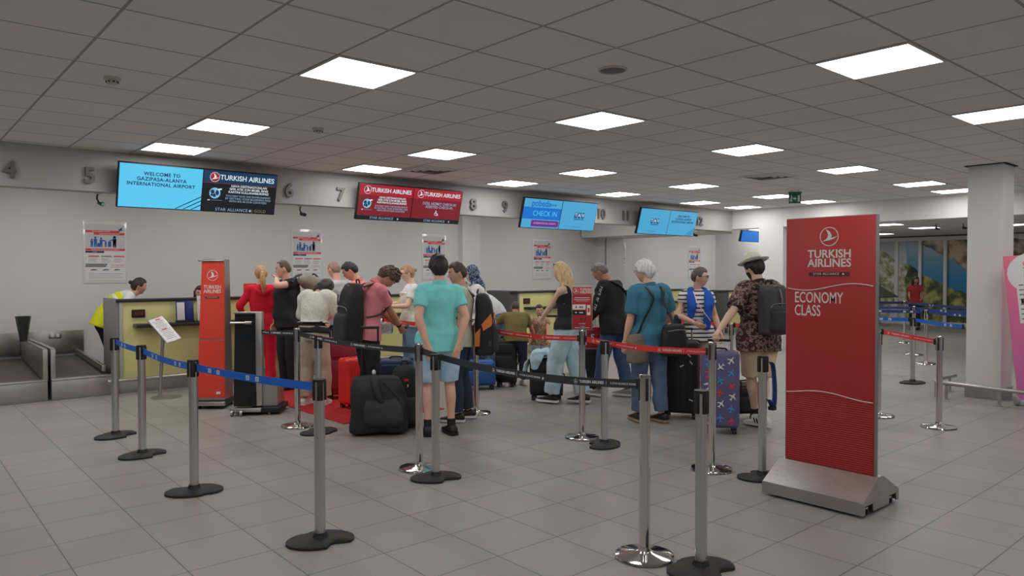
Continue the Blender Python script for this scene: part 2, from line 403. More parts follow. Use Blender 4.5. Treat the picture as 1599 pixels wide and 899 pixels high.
b.box((.10, y, -.165), (.055, .003, .13), M_pict); b.prism([(-.06, -.012), (-.01, -.012), (-.01, -.03), (.03, 0), (-.01, .03), (-.01, .012), (-.06, .012)], 0, .003, M_pict, T3((.01, y, -.165), (1, 0, 0), (0, 0, 1)))
b.cyl((-.09, y-.001, -.115), (-.09, y+.001, -.115), .014, M_pict, n=12)
b.tube([(-.09, y, -.13), (-.10, y, -.17), (-.08, y, -.20), (-.10, y, -.23)], .011, M_pict, 6); b.tube([(-.10, y, -.17), (-.125, y, -.20), (-.145, y, -.20)], .01, M_pict, 6); b.tube([(-.115, y, -.16), (-.06, y, -.145)], .008, M_pict, 6)
b.build('pictogram', o)

# ------------------------------------------------------------------ counter numbers on the bulkhead
M_num = mat('number_metal', (0.20, 0.19, 0.18, 1), 0.45, 0.5)
numx = {4: 1.08, 5: 1.83, 6: 4.17, 7: 4.92, 8: 7.26, 9: 7.92, 10: 10.28, 11: 10.99, 12: 13.41}
for n, x in numx.items():
    b = MB(); b.text(str(n), 0.245, M_num, T3((0, -0.018, 0), (1, 0, 0), (0, 0, 1)), bold=0.028, ext=0.014)
    o = b.build('counter_number'); o.location = (x, 9.35, 2.735)
    tag(o, 'grey metal counter number %d on the white bulkhead' % n, 'number sign', 'counter numbers on the bulkhead')
def camera_small(x, y, label, z=2.57):
    t = thing('security_camera', label, 'camera', (x, y, z), group='small cameras under the bulkhead')
    b = MB(); b.box((0, 0, -.01), (.06, .05, .02), M_white, .004); b.tube([(0, 0, -.02), (-.01, -.0, -.07), (.01, -.01, -.11)], .010, M_black, 8); b.build('bracket', t)
    b = MB(); b.cyl((.02, .03, -.115), (.035, -.06, -.135), .024, M_black, n=14); b.build('camera_body', t)
    b = MB(); b.cyl((.035, -.06, -.135), (.0365, -.068, -.137), .017, M_chrome, n=14); b.build('lens', t)
camera_small(1.93, 9.45, 'small black camera hanging under the bulkhead below number 5')
camera_small(4.38, 9.45, 'small black camera hanging under the bulkhead below number 6')
camera_small(13.38, 9.45, 'small black camera under the bulkhead below number 12')
camera_small(18.4, 6.4, 'dark camera hanging from the next hall ceiling beside the sign', 2.76)
camera_small(18.6, 5.9, 'dark camera hanging from the next hall ceiling above the mural', 2.76)

# ------------------------------------------------------------------ logo: a generic white bird in a ring
def bird(b, T, r, mw, ring=True, disc=None):
    if disc: b.prism([(r*math.cos(k*PI/16), r*math.sin(k*PI/16)) for k in range(32)], 0, .0008, disc, T)
    if ring:
        w = r*0.045
        vs = []; fs = []
        for k in range(40):
            a = 2*PI*k/40
            for q in (r-w, r+w): vs.append(T @ Vector((q*math.cos(a), q*math.sin(a), .0012)))
        for k in range(40): fs.append((2*k, 2*k+1, 2*((k+1) % 40)+1, 2*((k+1) % 40)))
        b.add(vs, fs, mw, False)
    # swooping bird: tall wing, body and tail sweeping to the right edge
    def arc(p, n=8):
        P, _ = catmull([Vector((x, y, 0)) for x, y in p], [1]*len(p), n); return [(q.x*r, q.y*r) for q in P]
    up = arc([(-.78, -.55), (-.35, -.28), (-.13, .05), (-.18, .42), (-.38, .80)]) ; dn = arc([(-.38, .80), (.05, .55), (.28, .15), (.22, -.12)])
    tail = arc([(.22, -.12), (.5, -.10), (.95, .06)]); back = arc([(.95, .06), (.4, -.30), (-.2, -.45), (-.78, -.55)])
    poly = up + dn[1:] + tail[1:] + back[1:-1]
    b.add([T @ Vector((x, y, .002)) for x, y in poly], [tuple(range(len(poly)))[::-1]], mw, False)

# ------------------------------------------------------------------ check-in screens
G_cy = glow('screen_cyan', srgb(92, 205, 246), .92); G_cy2 = glow('screen_cyan_dim', srgb(76, 168, 214), .92); G_navy = glow('screen_navy', srgb(16, 52, 104), .8)
G_bk = glow('screen_black', srgb(20, 24, 30), .8); G_wh = glow('screen_white', srgb(225, 240, 250), .85); G_red = glow('screen_red', srgb(126, 28, 38), .9)
G_red2 = glow('screen_red_bright', srgb(168, 32, 46), .9); G_bl = glow('screen_blue', srgb(18, 112, 204), .95); G_mag = glow('screen_magenta', srgb(120, 36, 140), .9)
G_teal = glow('screen_teal', srgb(20, 62, 96), .8); G_dim = glow('screen_pale', srgb(150, 185, 215), .8); G_gl = glow('screen_globe', srgb(140, 200, 236), .85)
def S(x, y, z=.0): return T3((x, -.0165-z, y), (1, 0, 0), (0, 0, 1))
def rect(b, x0, y0, x1, y1, m, z=.0):
    b.quad((x0, -.0165-z, y0), (x1, -.0165-z, y0), (x1, -.0165-z, y1), (x0, -.0165-z, y1), m)
def globe(b, x, y, r):
    b.prism([(r*math.cos(k*PI/12), r*math.sin(k*PI/12)) for k in range(24)], 0, .0008, G_gl, S(x, y, .0004))
    for dx, dy, w, h in ((-.45, .25, .35, .4), (-.1, -.4, .3, .35), (.4, .1, .3, .5), (-.55, -.35, .2, .25)):
        b.prism([(r*(dx+w*math.cos(k*PI/5)*(1+.25*math.sin(3*k))), r*(dy+h*math.sin(k*PI/5))) for k in range(10)], 0, .001, G_teal, S(x, y, .001))
    b.prism([(r*.3, r*.75), (r*1.15, r*.95), (r*1.25, r*.7), (r*.9, r*.62), (r*.7, r*.35), (r*.6, r*.62)], 0, .001, G_wh, S(x, y, .0018))
def p_welcome(b, x0, w, h, bg):
    rect(b, x0, -h/2, x0+w, h/2, bg); cx = x0+w/2
    b.text('WELCOME TO\nGAZIPASA-ALANYA\nINTERNATIONAL AIRPORT', .054*w/.86, G_navy, S(cx, h*.17, .0012), bold=.028, space=1.10, line=1.05, sx=1.0)
    for k in range(3):
        b.prism([(0, 0), (.02, 0), (.30-.09*k, .155-.05*k), (.30-.09*k, .168-.05*k)], 0, .0008, G_navy, S(x0+w-.30+.09*k, -h/2+.004, .001))
def p_thy(b, x0, w, h, bg, top, disc, mid):
    rect(b, x0, -h/2, x0+w, h/2, bg); rect(b, x0, h*.20, x0+w, h/2, top, .0004); rect(b, x0, h*.195, x0+w, h*.203, G_red2, .0008)
    bird(b, S(x0+w*.145, h*.345, .0012), h*.115, G_wh, True, disc)
    b.text('TURKISH AIRLINES', .082*w/.86, G_wh, S(x0+w*.59, h*.345, .001), bold=.014, sx=.95)
    if mid == 'globe':
        globe(b, x0+w*.16, -h*.05, h*.135)
        rect(b, x0+w*.07, -h*.235, x0+w*.10, -h*.215, G_wh, .0012); rect(b, x0+w*.115, -h*.228, x0+w*.26, -h*.222, G_dim, .0012)
        b.text('HAVA DESTINASYONLARI\nSIFIR ATIK ICIN MOBIL BINIS\nKARTINI KULLANABILIRSINIZ', .037*w/.86, G_wh, S(x0+w*.62, h*.075, .001), bold=.012, line=.95)
        b.text('YOU MAY SAVE THE ENVIRONMENT\nBY GETTING YOUR BOARDING PASS\nWITH SMS IN OUR COUNTERS', .033*w/.86, G_dim, S(x0+w*.62, -h*.165, .001), line=.95)
    else:
        b.text('OZEL HIZMET CHECK-IN\nASSISTED CHECK-IN', .054*w/.86, G_dim, S(x0+w*.55, h*.02, .001), bold=.006, line=.9)
        cx, cy = x0+w*.50, -h*.22; q = h*.05
        b.cyl((cx-q*.2, -.0185, cy+q*1.5), (cx-q*.2, -.0195, cy+q*1.5), q*.35, G_wh, n=12)
        b.tube([(cx-q*.2, -.019, cy+q*1.1), (cx, -.019, cy), (cx+q*.9, -.019, cy-.1*q), (cx+q*1.2, -.019, cy-q*1.1), (cx+q*1.5, -.019, cy-q)], q*.2, G_wh, 6, 3)
        b.tube([(cx+q*math.cos(a)-q*.1, -.019, cy-q*.25+q*math.sin(a)) for a in [1.9+k*.42 for k in range(11)]], q*.14, G_wh, 6, 1)
    rect(b, x0, -h/2, x0+w, -h*.395, G_bk, .0006); rect(b, x0+w*.02, -h*.392, x0+w*.98, -h*.388, G_teal, .001)
def p_tav(b, x0, w, h):
    rect(b, x0, -h/2, x0+w, h/2, G_cy2); cx = x0+w*.52
    for k, ch in enumerate('TAV'):
        x = cx+(k-1)*.088*w/.86
        b.prism([(-.036, -.05), (.03, -.05), (.036, .05), (-.03, .05)], 0, .0008, G_navy, S(x, h*.03, .0008))
        b.text(ch, .09, G_wh, S(x, h*.03, .0025), bold=.02, ext=.0003)
    rect(b, cx-.14*w, -h*.13, cx+.14*w, -h*.105, G_navy, .0008); rect(b, cx-.2*w, -h*.40, cx+.1*w, -h*.39, G_navy, .0008)
def p_pobeda(b, x0, w, h):
    rect(b, x0, -h/2, x0+w, h/2, G_cy2); rect(b, x0, -h*.20, x0+w, h*.21, G_bl, .0006)
    b.text('pobeda', .15, G_bl, S(x0+w*.44, h*.345, .001), bold=.02); 
    for k in range(3): b.cyl((x0+w*(.70+.06*k), -.0172, h*.325), (x0+w*(.70+.06*k), -.0185, h*.325), .02, G_bl, n=14)
    b.text('CHECK IN', .125, G_cy, S(x0+w*.58, h*.0, .0014), bold=-.004)
    b.prism([(-.30, -.045), (.31, -.045), (.33, -.03), (.33, .05), (.31, .065), (-.30, .065), (-.32, .05), (-.32, -.03)], 0, .0008, G_mag, S(x0+w*.61, -h*.36, .0008))
    b.text('INTERNATIONAL FLIGHTS', .045, G_dim, S(x0+w*.61, -h*.335, .002), bold=.01)
def screen(x, w, label, left, right, foot=None):
    h = .52; t = thing('information_screen', label, 'screen', (x, 9.20, 2.655), group='tilted double screens above the counters')
    tilt = R(15)
    b = MB(); b.box((0, .012, 0), (w, .05, h), M_black, .006); b.box((0, .06, .02), (w*.8, .06, h*.6), M_black, .01); hs = b.build('screen_housing', t); hs.rotation_euler = (tilt, 0, 0)
    b = MB(); b.box((0, .10, .0), (.5, .08, .06), M_grey, .004); b.build('wall_bracket', t)
    bz = .012
    for nm, x0, fn in (('left_display', -w/2+bz, left), ('right_display', bz*.5, right)):
        b = MB(); fn(b, x0, w/2-bz*1.5, h-2*bz)
        o = b.build('display', t); o.rotation_euler = (tilt, 0, 0); o['label'] = nm.replace('_', ' ')
    if foot: foot(hs, w, h)
def foot1(hs, w, h):
    b = MB(); b.text('STAR ALLIANCE', .052, G_dim, S(w*.20, -h*.43, .003), space=1.1); b.build('screen_caption', hs); b = MB(); b.text('| GOLD', .052, glow('screen_gold', srgb(150, 130, 84), .8), S(w*.385, -h*.43, .003), space=1.1)
    b.prism([(.016*math.cos(k*PI/6), .016*math.sin(k*PI/6)) for k in range(12)], 0, .0006, G_dim, S(w*.325, -h*.43, .003)); b.build('screen_caption', hs)
def foot2(hs, w, h):
    for x in (-w*.27, w*.24):
        b = MB(); b.text('STAR ALLIANCE', .05, G_dim, S(x, -h*.435, .003), space=1.1); b.prism([(.014*math.cos(k*PI/6), .014*math.sin(k*PI/6)) for k in range(12)], 0, .0006, G_dim, S(x+.27, -h*.435, .003)); b.build('screen_caption', hs)
screen(3.0, 1.85, 'cyan welcome and black airline double screen between numbers 5 and 6', lambda b, x, w, h: p_welcome(b, x, w, h, G_cy), lambda b, x, w, h: p_thy(b, x, w, h, G_bk, G_teal, G_red2, 'globe'), foot1)
screen(6.0, 1.80, 'two panel red airline screen between numbers 7 and 8', lambda b, x, w, h: p_thy(b, x, w, h, G_red, G_red2, None, 'globe'), lambda b, x, w, h: p_thy(b, x, w, h, G_red, G_red2, None, 'assist'), foot2)
screen(9.08, 1.80, 'blue low cost airline check-in screen between numbers 9 and 10', p_pobeda, p_tav)
screen(12.14, 1.86, 'blue airport welcome screen between numbers 11 and 12', p_tav, lambda b, x, w, h: p_welcome(b, x, w, h, G_cy2))
t = thing('information_screen', 'blue screen partly hidden behind the white column', 'screen', (17.85, 10.5, 2.585), 0)
b = MB(); b.box((0, .02, 0), (1.9, .05, .30), M_black, .006); b.box((-.6, .06, .25), (.05, .05, .8), M_grey); b.box((.6, .06, .25), (.05, .05, .8), M_grey); b.build('screen_housing', t).rotation_euler = (R(12), 0, 0)
b = MB(); rect(b, -.93, -.135, .93, .135, G_bl); b.text('CHECK IN', .12, G_cy, S(.3, 0, .001)); b.build('display', t).rotation_euler = (R(12), 0, 0)

# ------------------------------------------------------------------ posters on the back wall
P_white = mat('poster_paper', ob(178, 180, 182), 0.35); P_gry = mat('poster_grey', ob(150, 152, 154), 0.35); P_red = mat('poster_red', ob(176, 50, 54), 0.35); P_blu = mat('poster_blue', ob(26, 74, 128), 0.35)
P_nav = mat('poster_navy', ob(28, 36, 72), 0.35); P_txt = mat('poster_text', ob(120, 122, 126), 0.35); P_drk = mat('poster_dark', ob(92, 96, 98), 0.35); P_sleeve = mat('poster_sleeve', ob(170, 172, 172), 0.12, coat=.4)
def poster_mesh():
    b = MB(); b.box((0, -.006, 0), (.62, .008, .98), P_sleeve, .003)
    def q(x0, y0, x1, y1, m, z=1): b.quad((x0, -.0105-.0006*z, y0), (x1, -.0105-.0006*z, y0), (x1, -.0105-.0006*z, y1), (x0, -.0105-.0006*z, y1), m)
    q(-.28, -.44, .28, .44, P_white)
    q(-.28, .06, .28, .44, P_gry, 2)
    for k in range(9): q(-.27+.062*k, .08, -.268+.062*k, .43, P_white, 2.5)
    q(-.28, .31, .20, .345, P_red, 3); q(-.16, .275, .28, .31, P_red, 3.2); q(-.28, .025, .28, .06, P_red, 3); q(-.28, -.01, -.02, .02, P_nav, 3)
    def TT(x, y, z=4): return T3((x, -.0105-.0006*z, y), (1, 0, 0), (0, 0, 1))
    b.prism([(-.03, .0), (.0, .01), (.035, .045), (.03, .0), (.05, -.02), (.012, -.012), (-.012, -.04), (-.012, -.008)], 0, .0004, P_nav, TT(.21, .365))
    b.text('YASAL BAGAJ UYARISI', .026, P_white, TT(-.06, .327), bold=.01); b.text('PASSENGER INFORMATION', .024, P_white, TT(.06, .292), bold=.01); b.text('HAND LUGGAGE RULES FOR ALL FLIGHTS', .021, P_white, TT(0, .042), bold=.01); b.text('BAGAJ', .02, P_white, TT(-.15, .006))
    # family silhouettes
    def fig(x, h, arm=None):
        b.prism([(x+.020*h/.2*math.cos(k*PI/6), .08+h-.02*h/.2+.022*h/.2*math.sin(k*PI/6)) for k in range(12)], 0, .0004, P_blu, TT(0, 0))
        w = .03*h/.2
        b.prism([(x-w, .08+h*.78), (x+w, .08+h*.78), (x+w*.85, .08+h*.42), (x+w*.8, .08), (x+w*.2, .08), (x, .08+h*.38), (x-w*.2, .08), (x-w*.8, .08), (x-w*.85, .08+h*.42)], 0, .0004, P_blu, TT(0, 0))
        if arm: b.prism([(x, .08+h*.76), (x, .08+h*.66), (x+arm[0]-.008, .08+arm[1]), (x+arm[0]+.008, .08+arm[1]+.02)], 0, .0004, P_blu, TT(0, 0, 4.3))
    fig(-.19, .13); fig(-.14, .165); fig(-.06, .15, (.06, .09)); fig(.005, .10); fig(.13, .18, (.05, .19)); fig(.131, .18, (-.075, .09))
    for x, w, h in ((-.095, .04, .06), (.06, .045, .09)): b.prism([(-w/2, 0), (w/2, 0), (w/2, h*.9), (w*.35, h), (-w*.35, h), (-w/2, h*.9)], 0, .0004, P_blu, TT(x, .085, 4.6))
    for k in range(3):
        x = -.24+.18*k; q(x, -.075, x+.15, -.055, P_red if k != 1 else P_drk, 2); 
        for r in range(4): q(x, -.105-.018*r, x+.13-.015*((r+k) % 3), -.099-.018*r, P_txt, 2)
    b.prism([(-.28, -.235), (.0, -.235), (.03, -.18), (-.28, -.18)], 0, .0004, P_drk, TT(0, 0, 2)); q(.07, -.195, .27, -.192, P_red, 2); b.text('AYT  GZP  TAV', .026, P_red, TT(.17, -.215)); q(.07, -.24, .27, -.237, P_red, 2)
    for x in (-.17, 0, .16): b.prism([(x-.045, -.29), (x+.045, -.285), (x+.05, -.272), (x+.01, -.262), (x-.03, -.268)], 0, .0004, P_drk, TT(0, 0, 2))
    for r in range(3): q(-.24, -.345-.03*r, .25-.05*(r == 1), -.338-.03*r, P_txt, 2)
    return b.mesh('poster')
pm = poster_mesh()
for x, z, lab in [(2.76, 1.98, 'baggage information poster on the wall above the left counter'), (6.17, 1.98, 'baggage information poster behind the man with the raised arm'), (9.08, 1.98, 'baggage information poster behind the man in turquoise'),
                  (12.26, 1.97, 'baggage information poster above the boys at the far counter'), (15.05, 1.97, 'baggage poster half hidden by the white column end'), (18.5, 1.94, 'baggage information poster above the woman in the striped top')]:
    o = bpy.data.objects.new('wall_poster', pm); COL.objects.link(o); o.location = (x, 13.05, z); tag(o, lab, 'poster', 'baggage information posters on the back wall')
t = MB(); t.box((0, -.006, 0), (.5, .012, .72), mat('blue_poster', ob(70, 150, 185), .4), .002); 
t.box((0, -.013, .2), (.36, .003, .12), mat('blue_poster_pale', ob(110, 170, 190), .4)); t.box((-.02, -.013, -.05), (.3, .003, .28), mat('blue_poster_green', ob(40, 120, 110), .4)); t.box((.05, -.0155, -.02), (.12, .003, .12), mat('blue_poster_yellow', ob(160, 150, 70), .4))
o = t.build('wall_poster'); o.location = (19.6, 10.86, 1.75); o.rotation_euler = (0, 0, R(-90)); tag(o, 'blue and green poster on the side wall beside the tall red sign', 'poster')
# ------------------------------------------------------------------ baggage belts and counters
M_yel = mat('lime_laminate', (.88, .84, .36, 1), 0.45, vary=0.02); M_beltr = mat('belt_rubber', ob(66, 60, 54), 0.75, bump=0.3, bscale=90, vary=0.12, vscale=5)
M_ctop = mat('counter_edge', (0.03, 0.03, 0.03, 1), 0.35); M_panel_grey = mat('grey_laminate', ob(96, 96, 96), 0.5); M_panel_dark = mat('anthracite_laminate', ob(52, 52, 52), 0.5)
def belt_unit(x0, x1, label, rail=False):
    t = thing('baggage_belt', label, 'baggage belt', (x0, 11.1, 0), group='baggage belts beside the counters'); w = x1-x0
    b = MB(); b.box((w/2, 0, .125), (w-.012, .04, .25), M_steel, .004); b.box((w/2, .03, .262), (w-.012, .12, .03), M_steel, .008); b.build('front_panel', t)
    b = MB(); b.box((w/2, .96, .30), (w-.11, 1.80, .06), M_beltr, .01, rot=(R(4.4), 0, 0)); b.build('conveyor_belt', t)
    for s in ((0.028, w-.028) if not rail else (0.028,)):
        b = MB(); b.box((s, .95, .33), (.05, 1.88, .66), M_steel, .004); b.box((s, .96, .665), (.056, 1.9, .02), M_steel, .006); b.box((s, .0, .46), (.056, .03, .4), M_steel, .004); b.build('side_wall', t)
    if rail:
        b = MB(); b.box((w-.11, 1.0, .40), (.05, 1.78, .08), M_steel, .006, rot=(R(3), 0, 0)); b.build('guide_rail', t)
    b = MB(); b.box((w/2, 1.92, .60), (w-.02, .02, .34), M_steel, .003); b.build('back_plate', t)
    return t
belt_unit(0.1, 1.665, 'steel baggage belt at the left edge of the photo')
belt_unit(1.695, 2.445, 'steel baggage belt beside the lime counter and the hi-vis worker', True)
belt_unit(5.0, 5.95, 'steel baggage belt behind the black shirted man', True)
t = thing('belt_bin', 'dark tapered funnel bin on the steel belt divider', 'bin', (1.59, 12.55, .675))
b = MB(); b.lathe([(.0, 0), (.045, 0), (.055, .08), (.098, .345), (.098, .36), (.085, .36), (.075, .33), (.0, .30)], mat('funnel_plastic', (.035, .04, .042, 1), .35), n=8); b.build('funnel', t, 20)
b = MB(); b.box((.01, -.0, .345), (.03, .12, .01), M_white); b.build('rim_label', t)
t = thing('wall_socket', 'small grey socket plate behind the steel belt', 'socket', (2.05, 12.995, .70)); b = MB(); b.box((0, 0, 0), (.16, .02, .08), M_alu, .006); b.build('socket_plate', t)
b = MB(); b.box((-.035, -.012, 0), (.045, .006, .05), M_white, .003); b.box((.035, -.012, 0), (.045, .006, .05), M_white, .003); b.build('socket_face', t)
def counter(x0, w, ztop, label, side_w, dark):
    t = thing('check_in_counter', label, 'counter', (x0, 11.1, 0), group='lime check-in counters'); zt = ztop
    b = MB(); b.box((side_w+(w-side_w)/2, .012, .19+(zt-.03-.19)/2), (w-side_w, .024, zt-.03-.19), M_yel, .002); o = b.build('front_panel', t)
    b = MB(); b.box((side_w+.02, -.004, .19+(zt-.03-.19)/2), (.04, .03, zt-.22), M_panel_grey if dark else mat('pale_edge', (.55, .55, .52, 1), .4), .002); b.build('edge_strip', o)
    b = MB(); b.box((w/2+.02, .03, .095), (w-.04, .03, .19), M_steel, .003); b.build('kick_plate', t)
    b = MB(); b.box((side_w/2, .35, zt/2+.02), (side_w, .72, zt), M_panel_dark if dark else M_panel_grey, .004); b.build('side_panel', t); b = MB(); b.box((w-.02, .35, zt/2), (.04, .7, zt-.04), M_panel_grey, .004); b.build('side_panel', t)
    b = MB(); b.box((w/2+.01, .12, zt-.01), (w+.01, .30, .04), M_ctop, .006); b.build('top_ledge', t)
    b = MB(); b.box((w/2+.05, .45, .76), (w-.1, .6, .04), M_panel_grey, .004); b.build('desk_top', t)
    b = MB(); b.box((side_w+.17+(w-.35-side_w)/2, -.11, .925), (w-.35-side_w, .22, .05), M_ctop, .004); b.build('bag_shelf', t)
    b = MB(); b.box((side_w+.24, -.012, zt-.19), (.17, .025, .11), M_black, .006); d = b.build('weight_display', t)
    b = MB(); b.box((side_w+.24, -.026, zt-.19), (.12, .004, .06), mat('display_red_dark', ob(70, 32, 26), .3)); b.build('display_window', d)
    b = MB(); pts = [(-.06, -.24, .0), (-.06, -.24, .15), (-.04, -.24, .195), (.02, -.24, .21), (w-.1, -.24, .21)]; b.tube(pts, .027, M_steel, 12, 3)
    b.lathe([(.0, 0), (.05, 0), (.05, .008), (.0, .01)], M_steel, (-.06, -.24, 0), 20)
    for x in (w*.5, w-.15): b.cyl((x, -.24, 0), (x, -.24, .2), .02, M_steel, n=10); 
    b.build('bumper_rail', t)
    return t
counter(2.46, 2.3, 1.28, 'lime check-in counter nearest, behind the document stand', .045, False)
counter(6.0, 2.1, 1.26, 'lime check-in counter behind the queue in the middle', .2, True)
counter(9.53, 2.3, 1.26, 'lime check-in counter behind the two boys', .22, True)
counter(12.95, 2.5, 1.22, 'lime check-in counter behind the white haired man', .22, True)
counter(16.75, 2.4, 1.15, 'lime check-in counter farthest right behind the man in the hat', .5, True)
M_ink = mat('print_blue', ob(24, 36, 92), .35); M_paper = mat('white_paper', ob(186, 186, 186), .5); M_text = mat('print_grey', ob(90, 90, 96), .5); M_rprint = mat('print_red', ob(176, 48, 44), .5)
def leaflet(x, y, z, w, h, label, front, cols=2):
    t = thing('leaflet_holder', label, 'leaflet holder', (x, y, z))
    b = MB(); b.box((0, 0, .012), (w, .10, .024), M_black, .003); b.box((0, .02, h/2), (w, .012, h), M_ink, .002, rot=(R(-6), 0, 0)); b.build('holder', t)
    b = MB(); cw = w/cols
    for k in range(cols):
        cx = -w/2+cw*(k+.5); b.box((cx, .0, h*.52), (cw*.86, .008, h*.84), front if k == 0 else M_ink, .001, rot=(R(-6), 0, 0))
        for r in range(5): b.box((cx, -.008+.016*r*.4, h*(.28+.11*r)), (cw*.5, .003, .012), M_ink if k == 0 and front is not M_ink else M_paper, 0, rot=(R(-6), 0, 0))
    b.build('leaflet_pack', t); return t
leaflet(3.33, 10.97, .951, .24, .30, 'navy leaflet holder on the nearest counter shelf', M_paper)
t = thing('notice_sheet', 'white printed notice sheets standing on the nearest counter shelf', 'notice', (3.62, 10.95, .951), R(4))
b = MB(); b.box((0, .01, .19), (.26, .01, .36), M_paper, .002, rot=(R(-5), 0, 0)); b.box((0, .03, .01), (.24, .08, .02), M_alu, .003); b.build('sheet', t)
b = MB()
for r in range(11): b.box((0, -.015+.0028*r, .06+.028*r), (.20-.03*(r % 3), .003, .006), M_text)
b.build('printed_lines', t)
t = thing('red_notice', 'small red notice standing on the nearest counter beside the red tracksuit', 'notice', (4.28, 11.0, 1.291)); b = MB(); b.box((0, 0, .1), (.2, .012, .2), M_rprint, .002); b.box((0, .02, .006), (.2, .06, .012), M_rprint, .002); b.build('panel', t)
b = MB(); b.box((0, -.008, .12), (.14, .003, .02), M_paper); b.box((0, -.008, .07), (.14, .003, .01), M_paper); b.build('printed_lines', t)
leaflet(10.95, 10.97, .951, .42, .30, 'navy leaflet holder on the counter shelf behind the boys', M_paper, 3)

# document stand
t = thing('document_stand', 'tilted white document board on a steel pole before the lime counter', 'stand', (2.90, 10.37, 0))
b = MB(); b.lathe([(0, 0), (.19, 0), (.19, .008), (.06, .02), (.03, .03), (0, .03)], M_alu, n=36); b.build('base_disc', t)
b = MB(); b.tube([(-.07, .05, .02), (-.03, .03, .80)], .022, M_alu, 12, 0); b.build('pole', t)
rr_ = Vector((.95, -.3, 0)); long_ = (rr_*.30 + Vector((-.08, -.25, -.36))).normalized(); sh_ = (rr_*.9 + Vector((.1, .55, .12))); sh_ = (sh_-long_*sh_.dot(long_)).normalized()
TB = T3((-.02, .0, .90), sh_, -long_)
b = MB(); b.M = TB; b.box((0, 0, 0), (.23, .44, .012), M_alu, .003); b.box((0, 0, .007), (.21, .42, .003), M_paper); b.box((0, 0, -.02), (.08, .12, .03), M_grey, .004); o = b.build('board', t)
b = MB(); b.M = TB
b.box((.02, .18, .009), (.07, .02, .001), M_rprint); b.box((0, 0, .009), (.07, .02, .001), M_rprint)
for r in range(13): b.box((-.0, .15-.026*r, .009), (.16-.02*(r % 3), .006, .001), M_text)
b.build('printed_lines', o)

# ------------------------------------------------------------------ red airline signs
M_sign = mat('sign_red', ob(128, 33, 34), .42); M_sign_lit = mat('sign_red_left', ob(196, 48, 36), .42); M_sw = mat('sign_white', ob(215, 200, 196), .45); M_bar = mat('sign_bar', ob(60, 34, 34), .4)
m = mat('sign_red_waves', ob(122, 26, 27), .45)
nt = m.node_tree; tc = nt.nodes.new('ShaderNodeTexCoord'); wv = nt.nodes.new('ShaderNodeTexWave'); wv.bands_direction = 'Z'; wv.inputs['Scale'].default_value = 20; wv.inputs['Distortion'].default_value = 1.6; wv.inputs['Detail Scale'].default_value = .6; wv.inputs['Detail'].default_value = 0.5
bp = nt.nodes.new('ShaderNodeBump'); bp.inputs['Strength'].default_value = .35; bp.inputs['Distance'].default_value = .008
nt.links.new(tc.outputs['Object'], wv.inputs['Vector']); nt.links.new(wv.outputs[1], bp.inputs['Height']); nt.links.new(bp.outputs[0], nt.nodes['Principled BSDF'].inputs['Normal']); M_wave = m
t = thing('airline_sign', 'tall red economy class sign standing on a steel wedge base', 'sign', (5.24, 2.52, 0))
b = MB(); b.box((0, 0, 1.135), (.05, .665, 1.83), M_grey, .004); b.box((-.0255, 0, 1.135), (.005, .655, 1.82), M_sign, .001); b.box((.0255, 0, 1.135), (.005, .655, 1.82), M_sign, .001); pn = b.build('sign_panel', t)
def SG(y, z, o=.0): return T3((-.0285-o, -y, z), (0, -1, 0), (0, 0, 1))     # y counts to the reader's right
def wave(y): return .028*math.sin((y)*8.2)
low = MB(); N_ = 40; zs = .765
vs = []; fs = []
for k in range(N_+1):
    y = -.32+.64*k/N_; vs += [(-.0305, -y, .245), (-.0305, -y, zs-.012+.018*math.sin(y*9+2.0))]
for k in range(N_): fs.append((2*k, 2*k+2, 2*k+3, 2*k+1))
low.add(vs, fs, M_wave, False); low.build('wave_relief', pn)
b = MB(); bird(b, SG(-.0, 1.905), .066, M_sw); b.build('bird_emblem', pn)
b = MB(); b.text('TURKISH\nAIRLINES', .082, M_sw, SG(0, 1.745), bold=.02, line=.80, sx=.98); b.build('airline_name', pn)
b = MB(); b.box((-.0295, 0, 1.635), (.003, .30, .028), M_bar); b.text('STAR ALLIANCE', .022, M_sw, SG(-.02, 1.635, .003), space=1.25); b.prism([(.007*math.cos(k*PI/5), .007*math.sin(k*PI/5)) for k in range(10)], 0, .0005, M_sw, SG(.105, 1.635, .003)); b.build('alliance_bar', pn)
b = MB(); b.text('ECONOMY\nCLASS', .114, M_sw, SG(-.262, 1.41), 'LEFT', bold=.006, sx=.64, line=.84); b.build('class_name', pn)
b = MB(); b.tube([(-.030, -y, 1.54+.026*math.sin(y*8.6)) for y in [(-.315+.63*k/24) for k in range(25)]], .0028, M_sw, 6, 0); b.build('upper_wave_line', pn)
b = MB(); b.tube([(-.032, -y, zs-.006+.018*math.sin(y*9+2.0)) for y in [(-.32+.64*k/24) for k in range(25)]], .003, M_sw, 6, 0); b.build('lower_wave_line', pn)
